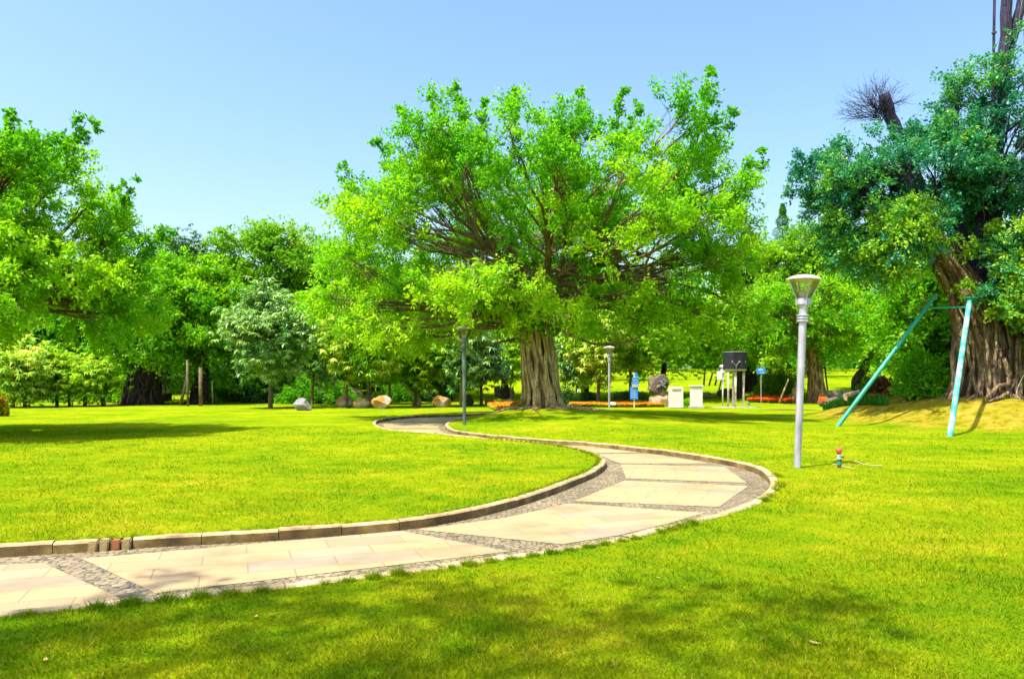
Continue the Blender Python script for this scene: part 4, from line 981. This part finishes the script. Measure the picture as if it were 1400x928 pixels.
rock('ochre rock with a white top beside the banyan trunk', 694, 554.5, 20, 10, R_OCH, 72, group=RG)
rock('broad dark domed boulder behind the small ochre rocks', 687, 544, 30, 16, R_DARK, 83, group=RG)
rock('pale rounded boulder hidden behind the thin trunks', 478, 549, 30, 18, R_TAN, 90, group=RG)
rock('tan boulder partly hidden left of the white speaker legs', 968, 544, 26, 9, R_TAN, 97)
rock('grey flat boulder behind the white speaker legs', 1000, 543, 34, 11, R_DARK, 99)
rock('flat-topped tan boulder behind the twin-trunked banyan', 1150, 549, 56, 20, R_TAN, 101, flat=True, d=2.6)
rock('low dark rounded rock in front of the flat-topped boulder', 1139, 556, 32, 13, R_DARK, 103)
rock('brown knobbly rock right of the flat-topped boulder', 1176, 550, 34, 17, R_TAN, 107)
rock('tiny black stone lying by the squat banyan', 234, 553, 5, 3, R_DARK, 111)
rock('small pale stone on the crest of the dry mound', 1238, 550.5, 8, 2.5, R_GREY, 113)
# sculpture on its plinth
g = GT(905, 556); s = g.y/F; sc = empty('rock_sculpture', (g.x, g.y+.6, g.z)); tag(sc, 'tilted black carved rock on a rough pale stone plinth behind the white pedestals', 'sculpture')
def rough(mb, size, c, seed, rot=None, cuts=8, amp=.06):
    bm = bmesh.new(); bmesh.ops.create_cube(bm, size=2); bmesh.ops.subdivide_edges(bm, edges=bm.edges[:], cuts=7, use_grid_fill=True); rs = random.Random(seed)
    for k in range(cuts):
        nn = Vector((rs.uniform(-1, 1), rs.uniform(-1, 1), rs.uniform(-.2, 1))).normalized(); dd = rs.uniform(.95, 1.2)
        for v in bm.verts:
            e = v.co.dot(nn)-dd
            if e > 0: v.co -= nn*e
    for v in bm.verts: v.co += v.co.normalized()*noise.fractal(v.co*1.8+Vector((seed, 3, 0)), 1, 2, 4)*amp; v.co = Vector((v.co.x*size[0]/2, v.co.y*size[1]/2, v.co.z*size[2]/2))
    if rot is not None: bm.transform(rot)
    bm.transform(Matrix.Translation(c)); mb.bm(bm)
mb = MB(); rough(mb, (33*s, 1.1, 20*s), (3*s, 0, 10*s-.1), 4); mb.build('plinth', R_TAN, sc)
mb = MB(); rough(mb, (22*s, .9, 27*s), (-1*s, 0, 31*s), 9, Matrix.Rotation(.45, 4, 'Y'), amp=.12); rough(mb, (13*s, .8, 22*s), (-8*s, .1, 30*s), 10, Matrix.Rotation(-.1, 4, 'Y'), amp=.12); rk_ = mb.build('rock', R_DARK, sc)
mb = MB(); R_ = Matrix.Rotation(.6, 4, 'Y')
for dx, dz, a, b in [(0, 33, 9, 1.6), (2, 29, 10, 1.6), (4, 36, 6, 1.6)]: mb.box((dx*s, -.50, dz*s), (a*s, .12, b*s), R_, .01)
for dx, dz, a, b in [(-1, 31, 1.6, 10), (4, 32, 1.6, 10), (-5, 28, 1.8, 5)]: mb.box((dx*s, -.50, dz*s), (a*s, .12, b*s), R_, .01)
mb.build('carved_ribs', M_GREY, rk_)

# ------------------------------------------------------------------ white pedestals
def pedestal(label, px, py, w, h, kind):
    g = GT(px, py); s = g.y/F; r = empty('pedestal', (g.x, g.y+.3, g.z)); tag(r, label, 'pedestal', 'pale stone pedestals by the sculpture'); W, Hh = w*s, h*s
    mb = MB(); mb.box((0, 0, Hh/2), (W, .55, Hh), None, .02); mb.build('body', M_WHITE, r)
    if kind == 0:
        mb = MB()
        for x in (-1, 1): mb.box((x*(W/2-.06), -.285, Hh/2), (.08, .03, Hh-.1), None, .005)
        mb.box((0, -.285, Hh-.08), (W-.22, .03, .10), None, .005); mb.box((0, -.285, .09), (W-.22, .03, .10), None, .005); fr_ = mb.build('frame', M_WHITE, r)
        mb = MB(); mb.box((0, -.283, Hh-.22), (W*.62, .014, .08)); mb.build('plate', M_GREY, fr_)
    else:
        mb = MB(); mb.box((0, 0, Hh+.03), (W+.14, .68, .07), None, .015); mb.build('cap', M_WHITE, r)
        mb = MB(); mb.box((0, -.02, .07), (W+.18, .75, .16), None, .02); mb.build('base', M_CONC, r)
pedestal('framed white pedestal with a grey plate, left one of the pair', 925.5, 558, 18, 29, 0)
pedestal('cream pedestal with an overhanging cap, right one of the pair', 953.5, 558, 15, 30, 1)

# ------------------------------------------------------------------ speaker box on posts
g = GT(1008, 557.5); s = g.y/F; sp = empty('speaker_tower', (g.x, g.y+.5, g.z)); tag(sp, 'black many-sided speaker box raised on white rust-stained posts', 'loudspeaker')
mb = MB(); mb.lathe([(16.2*s, 53*s), (16.2*s, 76*s)], (0, 0, 0), 8, True, math.pi/8); bxo = mb.build('box', M_BLACK, sp)
mb = MB(); mb.lathe([(16.6*s, 76*s), (16.6*s, 76.8*s), (4*s, 77.5*s)], (0, 0, 0), 8, True, math.pi/8); mb.build('lid', M_GREY, bxo)
mb = MB(); mb.lathe([(15*s, 51*s), (15.5*s, 53*s-.003)], (0, 0, 0), 8, True, math.pi/8); mb.build('platform', M_CONC, sp)
for i, (x, y) in enumerate([(-11, -.25), (-2.2, -.45), (10, -.25), (0, .45)]):
    mb = MB(); mb.tube([(x*s+(0), y, -.05), (x*s+.02, y, 51*s)], .062, 10); mb.build('post', M_RUST, sp, smooth=True)
for x in (-7.5, 1.5, 10.5):
    mb = MB(); xx = x*s; rr = 16.2*s*math.cos(math.pi/8); yy = -rr if abs(x) < 8 else -rr+.22
    if x == -7.5: yy = -rr-.0
    yy = {-7.5: -rr+.05, 1.5: -rr-.02, 10.5: -rr+.22}[x]
    mb.lathe([(.07, 0), (.07, .03)], (0, 0, 0), 12)
    o = mb.build('bracket', M_GREY, bxo); o.rotation_euler = (math.pi/2, 0, 0); o.location = (xx, yy, 63*s)
mb = MB(); mb.tube([(-6*s, -.72, 61*s), (-3*s, -.75, 57*s), (-3*s, -.73, 53*s)], .018, 6); mb.tube([(-3*s, -.75, 57*s), (0, -.75, 62*s)], .018, 6); mb.build('cable', M_GREY, bxo)
mb = MB(); mb.box((0, 0, .012), (2.6, 1.6, .03), None, .01); mb.build('pad', M_CONC, sp)
# pole with cabinet and louvred head left of it
g = GT(988, 554.5); s = g.y/F; o = empty('cabinet_pole', (g.x, g.y, g.z)); tag(o, 'white pole with louvred head and small white cabinet left of the speaker box', 'pole')
mb = MB(); mb.tube([(0, 0, -.05), (.02, 0, 44*s)], .05, 10); mb.build('pole', M_WHITE, o, smooth=True)
mb = MB(); mb.box((-.22, -.04, 41*s), (6.5*s, .22, 12*s), None, .015); mb.build('cabinet', M_WHITE, o)
mb = MB(); mb.lathe([(2.4*s, 44*s), (2.4*s, 53*s)], (0, 0, 0), 12); mb.build('body', M_GREY, o, smooth=False)
for k in range(4): mb = MB(); mb.lathe([(3*s, (45+k*2)*s), (2.5*s, (46+k*2)*s)], (0, 0, 0), 12); mb.build('louvre', M_WHITE, o)
mb = MB(); mb.lathe([(4.4*s, 53*s), (4.2*s, 54*s), (1.5*s, 56*s)], (0, 0, 0), 14); mb.build('cap', M_CAP, o)

# ------------------------------------------------------------------ blue signs
def lines(mb, x0, x1, z0, z1, n, y):
    rs = random.Random(n)
    for k in range(n):
        z = z1-(k+.5)*(z1-z0)/n; w = (x1-x0)*rs.uniform(.6, .95); mb.box((x0+w/2, y, z), (w, .008, (z1-z0)/n*.26))
g = GT(867, 557); s = g.y/F; o = empty('signpost', (g.x, g.y, g.z)); tag(o, 'tall blue two-panel signboard with a white arrow-shaped plate across it', 'sign', 'blue park signs')
mb = MB(); mb.tube([(0, 0, -.05), (0, 0, 48*s)], .035, 8); mb.build('post', M_WHITE, o)
mb = MB(); mb.box((-.3*s, -.05, 20*s), (11*s, .05, 18*s), None, .012); mb.box((1.5*s, -.05, 36*s), (9*s, .05, 10*s), None, .012); mb.box((2.5*s, -.05, 45*s), (4*s, .05, 5*s), None, .01); pn = mb.build('panel', M_BLUE, o)
mb = MB(); lines(mb, -4.2*s, 3.8*s, 13*s, 27*s, 5, -.08); mb.build('lettering', M_SKYB, pn); mb = MB(); lines(mb, -1.5*s, 5*s, 33*s, 39*s, 2, -.08); mb.build('lettering', M_SKYB, pn)
mb = MB(); v = [(-3*s, 27.5*s+.0), (5*s, 27.7*s), (7.2*s, 30*s), (5*s, 32.2*s), (-2*s, 32*s)]
mb.add([(x, -.12, z) for x, z in v]+[(x, -.085, z) for x, z in v], [(0, 1, 2, 3, 4), (9, 8, 7, 6, 5)]+[(i, i+5, (i+1) % 5+5, (i+1) % 5) for i in range(5)]); mb.build('arrow_plate', M_CONC, o)
g = GT(1040.5, 552.5); s = g.y/F; o = empty('signpost', (g.x, g.y, g.z)); tag(o, 'small square blue sign on a thin post beside the red flowers', 'sign', 'blue park signs')
mb = MB(); mb.tube([(0, 0, -.05), (0, 0, 44*s)], .035, 8); mb.build('post', M_GREY, o)
mb = MB(); mb.box((0, -.05, 45.5*s), (12*s, .04, 8.6*s), Matrix.Rotation(-.04, 4, 'Y'), .012); pn = mb.build('panel', M_BLUE, o)
mb = MB(); mb.box((-1*s, -.078, 47*s), (6*s, .008, 2.5*s), None, .003); mb.build('symbol', M_SKYB, pn); mb = MB(); mb.box((1*s, -.078, 43*s), (7*s, .008, 1.0*s), None, .002); mb.build('lettering', M_SKYB, pn)
g = GT(838, 557); s = g.y/F; o = empty('ground_sign', (g.x, g.y, g.z)); tag(o, 'tiny white plate leaning in the orange flowers right of the farthest lamp post', 'sign')
mb = MB(); mb.box((0, 0, 5.5*s), (7*s, .03, 4*s), Matrix.Rotation(-.4, 4, 'X') @ Matrix.Rotation(.08, 4, 'Y'), .008); mb.build('plate', M_WHITE, o)
mb = MB(); mb.tube([(0, .03, -.05), (0, .03, 5*s)], .02, 6); mb.build('stake', M_GREY, o)
g = GT(797, 546); s = g.y/F; o = empty('bollard_post', (g.x, g.y, g.z)); tag(o, 'thin white post behind the hedge right of the banyan trunk', 'post')
mb = MB(); mb.tube([(0, 0, -.05), (0, 0, 32*s)], .075, 10); mb.build('shaft', M_WHITE, o, smooth=True); mb = MB(); mb.lathe([(.1, 32*s), (.1, 32.8*s), (.03, 33.4*s)], (0, 0, 0), 10); mb.build('cap', M_WHITE, o)
# little green ground lamp
g = GT(1024, 555); o = empty('ground_lamp', (g.x, g.y, g.z)); tag(o, 'small dark green ground light on the grass right of the speaker posts', 'ground light')
mb = MB(); mb.tube([(0, 0, -.03), (0, 0, .14)], .02, 8); mb.build('stake', M_BLACK, o); mb = MB(); mb.lathe([(.07, .1), (.09, .16), (.09, .22), (.05, .25)], (0, 0, 0), 12); mb.build('head', M_GRN, o)

# ------------------------------------------------------------------ lamp posts
def lamp(label, px, py, Hm, pm, capm, leanx, lz_=0):
    g = GT(px, py); r = empty('street_lamp', (g.x, g.y, g.z)); tag(r, label, 'street lamp', 'lamp posts along the path'); k = Hm/3.63; r.scale = (k, k, k); r.rotation_euler = (0, leanx, 0)
    mb = MB(); mb.lathe([(.062, -.08), (.062, .3), (.066, 1.4), (.072, 2.76)], (0, 0, 0), 20); mb.build('pole', pm, r, smooth=True, angle=40)
    mb = MB()
    for z in (2.77, 2.82, 2.87): mb.lathe([(.085, z-.018), (.112, z-.012), (.112, z+.012), (.085, z+.018)], (0, 0, 0), 24)
    mb.build('collar', pm, r, smooth=True, angle=35)
    mb = MB(); mb.lathe([(.075, 2.75), (.078, 2.98), (.085, 3.06), (.125, 3.075), (.128, 3.16), (.12, 3.19)], (0, 0, 0), 24); mb.build('neck', pm, r, smooth=True, angle=35)
    mb = MB(); mb.lathe([(.118, 3.19), (.16, 3.29), (.225, 3.42), (.275, 3.535)], (0, 0, 0), 28, False); lg = mb.build('lantern', M_GLASS, r, smooth=True)
    mb = MB(); mb.lathe([(.05, 3.19), (.075, 3.2), (.075, 3.31), (.05, 3.33)], (0, 0, 0), 16); mb.build('bulb', M_CAP, lg, smooth=True, angle=40)
    for i in range(4):
        a = math.pi/4*0+i*math.pi/2-math.pi/2; mb = MB(); c, s_ = math.cos(a), math.sin(a)
        mb.tube([(c*.135, s_*.135, 3.05), (c*.135, s_*.135, 3.2), (c*.24, s_*.24, 3.42), (c*.285, s_*.285, 3.535)], .013, 6); mb.build('strap', pm, lg)
    mb = MB(); mb.lathe([(.27, 3.53), (.305, 3.53), (.318, 3.545), (.315, 3.56), (.25, 3.595), (.15, 3.625), (.06, 3.638), (.012, 3.64)], (0, 0, 0), 36); mb.build('cap', capm, lg, smooth=True, angle=50)
    return r
lamp('nearest lamp post, pale grey, slightly leaning right beside the path bend', 1090, 640, 3.63, M_GALV, M_CAP, .038)
lamp('dark green-grey lamp post on the banyan island at the far path bend', 635, 578, 3.66, M_DKPOLE, M_GALV, -.006)
lamp('farthest lamp post, thin and pale, among the young trees right of the banyan trunk', 833, 558.5, 3.85, M_GALV, M_WHITE, 0)

# ------------------------------------------------------------------ teal prop under the fig
g1 = GT(1143, 582.5); g2_ = GT(1298, 597); T1 = P(1279, 404, 29.2); T2 = P(1326, 408, 27.6)
pr = empty('tree_prop', g2_); tag(pr, 'teal-painted steel prop of two long poles and a crossbar bracing the fig trunk', 'tree prop')
off = g2_
mb = MB(); mb.tube([g1-off-Vector((0, 0, .1)), T1-off], .078, 14); mb.build('pole', M_TEAL, pr, smooth=True, angle=50)
mb = MB(); mb.tube([Vector((0, 0, -.1)), T2-off], .085, 14); o = mb.build('pole', M_TEALW, pr, smooth=True, angle=50); o['label'] = 'paler pole with worn flaking teal paint'
c1 = g1+(T1-g1)*.9; c2 = g2_+(T2-g2_)*.925
mb = MB(); mb.tube([c1-off, c2-off+(c2-c1).normalized()*.15], .035, 10); mb.build('crossbar', M_TEAL, pr, smooth=True, angle=50)
mb = MB(); mb.lathe([(.10, -.06), (.16, -.03), (.27, .0), (.27, .04), (.20, .05)], T2-off, 20); mb.build('bracket_plate', M_TEAL, o)
pc = empty('plant_clump', T2+Vector((0, 0, .045))); tag(pc, 'clump of soil and pale leaves sitting on the plate of the worn teal pole', 'plant')
mb = MB(); mb.lathe([(.16, 0), (.22, .1), (.19, .24), (.08, .3)], (-.12, 0, 0), 12); mb.build('soil', M_SOIL, pc, smooth=True)
tips = rng.normal(0, .16, (20, 3))+np.array([-.1, 0, .28]); r_ = spray(tips, norm(tips), 26, np.full(20, .22), .10, np.full(20, .6), 'twig', .2); leaves('foliage', *r_[:3], r_[3], r_[4], r_[5], LEAF['shrub'], pc)
# high steel prop and cables beside the upper fig limb
o = empty('steel_brace', P(1357, 88, 29.4)); tag(o, 'slim dark steel pole running up beside the topmost fig limb', 'brace'); off = np.array(o.location)
mb = MB(); mb.tube([(0, 0, -1.8), (.05, 0, 1), (.1, 0, 4.2)], .05, 8); mb.build('rod', BARK['plum'], o); mb = MB(); mb.box((.06, 0, 1.2), (.14, .14, .08), None, .01); mb.build('clamp', M_BROWN, o)
o = empty('cable', P(1392, 60, 29.4)); tag(o, 'thin cable loop hanging beside the topmost fig limb at the right edge', 'cable'); off = np.array(o.location)
mb = MB(); mb.tube([np.array(P(*q, 29.4))-off for q in [(1401, -20), (1393, 30), (1388, 65), (1392, 70), (1402, 69)]], .016, 6); mb.tube([np.array(P(*q, 29.4))-off for q in [(1404, 66), (1403, 90), (1398, 130)]], .03, 6); mb.build('cord', M_DKPOLE, o)
o = empty('hose', GT(1388, 552)); tag(o, 'looped pale hose against the fig roots at the right edge', 'hose'); off = np.array(o.location)
mb = MB(); c = crom([np.array(P(*q, 27.6))-off for q in [(1404, 505), (1396, 520), (1390, 535), (1394, 545), (1408, 550)]], 6); mb.tube(c, .013, 8); mb.build('tube', M_HOSE, o, smooth=True)

# ------------------------------------------------------------------ standpipe with hoses
g = GT(1147, 640); s = g.y/F; o = empty('standpipe', g); tag(o, 'short garden water standpipe with red cap and green and aqua bands', 'standpipe')
mb = MB(); mb.lathe([(.020, .25), (.038, .27), (.040, .30)], (0, 0, 0), 14); mb.lathe([(.052, .30), (.062, .32), (.058, .35), (.035, .375), (.012, .385), (.010, .41)], (0, 0, 0), 18); mb.build('cap', M_REDC, o, smooth=True, angle=40)
mb = MB(); mb.lathe([(.036, .17), (.036, .25)], (0, 0, 0), 14); mb.build('sleeve', M_CYAN, o, smooth=True, angle=40)
for z_ in (.170, .238): mb = MB(); mb.lathe([(.0415, z_), (.0415, z_+.012)], (0, 0, 0), 14); mb.build('band', M_WHITE, o, smooth=True, angle=40)
mb = MB(); mb.lathe([(.030, -.04), (.030, .17)], (0, 0, 0), 14); mb.lathe([(.038, .13), (.038, .165)], (0, 0, 0), 14); mb.lathe([(.036, .02), (.036, .05)], (0, 0, 0), 14); mb.build('pipe', M_BROWN, o, smooth=True, angle=40)
mb = MB(); mb.lathe([(.034, .06), (.036, .09), (.034, .12)], (.004, -.004, 0), 14); mb.tube([(.02, 0, .10), (.045, 0, .16), (.045, 0, .05)], .012, 8); vo_ = mb.build('valve', M_GRN, o, smooth=True, angle=40)
mb = MB(); mb.tube([(.03, 0, .205), (.085, -.01, .205)], .011, 8); mb.tube([(.075, -.01, .205), (.078, -.01, .17)], .010, 8); mb.box((.09, -.01, .222), (.05, .02, .01), None, .003); mb.build('tap', M_BROWN, o)
def hose(label, pts):
    w = [G(*p) for p in pts]; o = empty('hose', (w[0][0], w[0][1], 0)); tag(o, label, 'hose')
    c = crom([(a[0]-w[0][0], a[1]-w[0][1], .035+.01*math.sin(i*2)) for i, a in enumerate(w)], 6); mb = MB(); mb.tube(c, .006, 8); mb.build('tube', M_HOSE, o, smooth=True)
hose('short stiff cream pipe lying across the foot of the standpipe', [(1138, 636.5), (1147, 638), (1156, 640), (1167, 642.5)])
hose('thin curved cream hose lying on the grass right of the standpipe', [(1160, 629.5), (1168, 633), (1180, 635.5), (1192, 638), (1206, 639)])

# ------------------------------------------------------------------ wooden tree props and stakes
def stakes(label, px, py, tops, m='pale', r=.05, grp='wooden stakes and props round the trees'):
    g = GT(px, py); t = P(*tops, g.y); o = empty('wooden_stake', g); tag(o, label, 'stake', grp); mb = MB(); mb.tube([(0, 0, -.1), t-g], [r, r*.85], 8); mb.build('pole', BARK[m], o, smooth=True)
stakes('upright wooden pole at the left side of the reddish-boled tree', 257, 555, (256, 492), 'young', .09)
stakes('thick brown pole in front of the reddish bole', 274.5, 555, (274, 502), 'limb', .14)
stakes('leaning dark stem left of the reddish-boled tree', 246, 554, (256, 515), 'young', .12)
stakes('thin wooden pole at the right side of the reddish-boled tree', 291, 553, (290, 520), 'pale', .06)
for px_, y0, tx, lab in [(1029, 536, 1029, 'upright pale stake right of the speaker posts'), (1022, 534, 1019, 'leaning pale stake just right of the speaker posts'), (1036, 535, 1033, 'dark leaning stake left of the small square sign'),
                         (981, 541, 989, 'leaning pale stake behind the cabinet pole'), (1047, 540, 1053, 'leaning pale stake right of the small square sign'), (1064, 552, 1078, 'pale root-like prop left of the twin-trunked banyan')]:
    stakes(lab, px_, y0, (tx, y0-34), 'pale', .07)
for px_, y0, tx, lab in [(969, 527, 976, 'leftmost dark sapling stake on the far lawn'), (962, 528, 964, 'dark sapling stake just right of the cream pedestal'), (977, 527, 984, 'dark sapling stake nearest to the cabinet pole')]:
    stakes(lab, px_, y0, (tx, y0-24), 'dark', .10)
stakes('dark slanted pole right of the twin-trunked banyan', 1133, 546, (1127, 495), 'dark', .07)
stakes('thin pale stick against a sapling under the huge left tree', 99, 555, (98, 530), 'pale', .05)

# ------------------------------------------------------------------ fallen leaves
def fallen(x, y, sz, ti, lab, grp=None, name='fallen_leaf'):
    z = Hs(x, y); r = rng.uniform(0, 6.28); c, s_ = math.cos(r), math.sin(r); k = 7; V = []; Fc = []
    for i in range(k):
        t = i/(k-1); w = sz*.2*math.sin(math.pi*t)**.8+.001; l = (t-.5)*sz; zz = .012+.15*sz*(2*t-1)**2
        for q in (-1, 0, 1): V.append((l*c-q*w*s_, l*s_+q*w*c, zz+abs(q)*w*.35))
    for i in range(k-1):
        for q in (0, 1): Fc.append((i*3+q, i*3+q+1, (i+1)*3+q+1, (i+1)*3+q))
    o = mesh_np(name, V, Fc, LEAF['dead'], smooth=True, attrs={'tint': ('FACE', np.full(len(Fc), ti))}); o.location = (x, y, z); tag(o, lab, 'fallen leaf', grp)
x, y = G(1114, 881); fallen(x, y, .085, 1.1, 'pale curled leaf lying on the near grass at lower right')
x, y = G(1043, 875); fallen(x, y, .05, .2, 'small brown leaf on the near grass left of the pale curled leaf')
x, y = G(1290, 739); fallen(x, y, .08, .0, 'small dark leaf on the lawn at right below the dry mound')
for px_, py_, lab in [(1240, 690, 'small dry leaf on the lawn below the long teal pole and the standpipe'), (1100, 706, 'small dry leaf on the lawn below the nearest lamp post'), (1330, 680, 'small dry leaf on the lawn below the worn teal pole'),
                      (1370, 700, 'small dry leaf near the right edge of the lawn'), (1080, 668, 'small yellow leaf just outside the right-hand kerb of the bend'), (350, 845, 'left one of two dry leaves on the shaded near grass'),
                      (371, 842, 'right one of two dry leaves on the shaded near grass'), (340, 640, 'small dry leaf on the left lawn far from the kerb'), (560, 660, 'small dry leaf on the middle of the left lawn'),
                      (900, 790, 'small dry leaf in the near grass below the cobbled wedge'), (1222, 702, 'dark small leaf on the lawn left of the worn teal pole'), (62, 905, 'small dry leaf in the bottom left corner of the grass')]:
    x, y = G(px_, py_); fallen(x, y, random.uniform(.035, .065), random.uniform(.1, .9), lab, 'dry leaves scattered on the lawn')
print('objects', len(bpy.data.objects), 'faces', sum(len(m.polygons) for m in bpy.data.meshes))
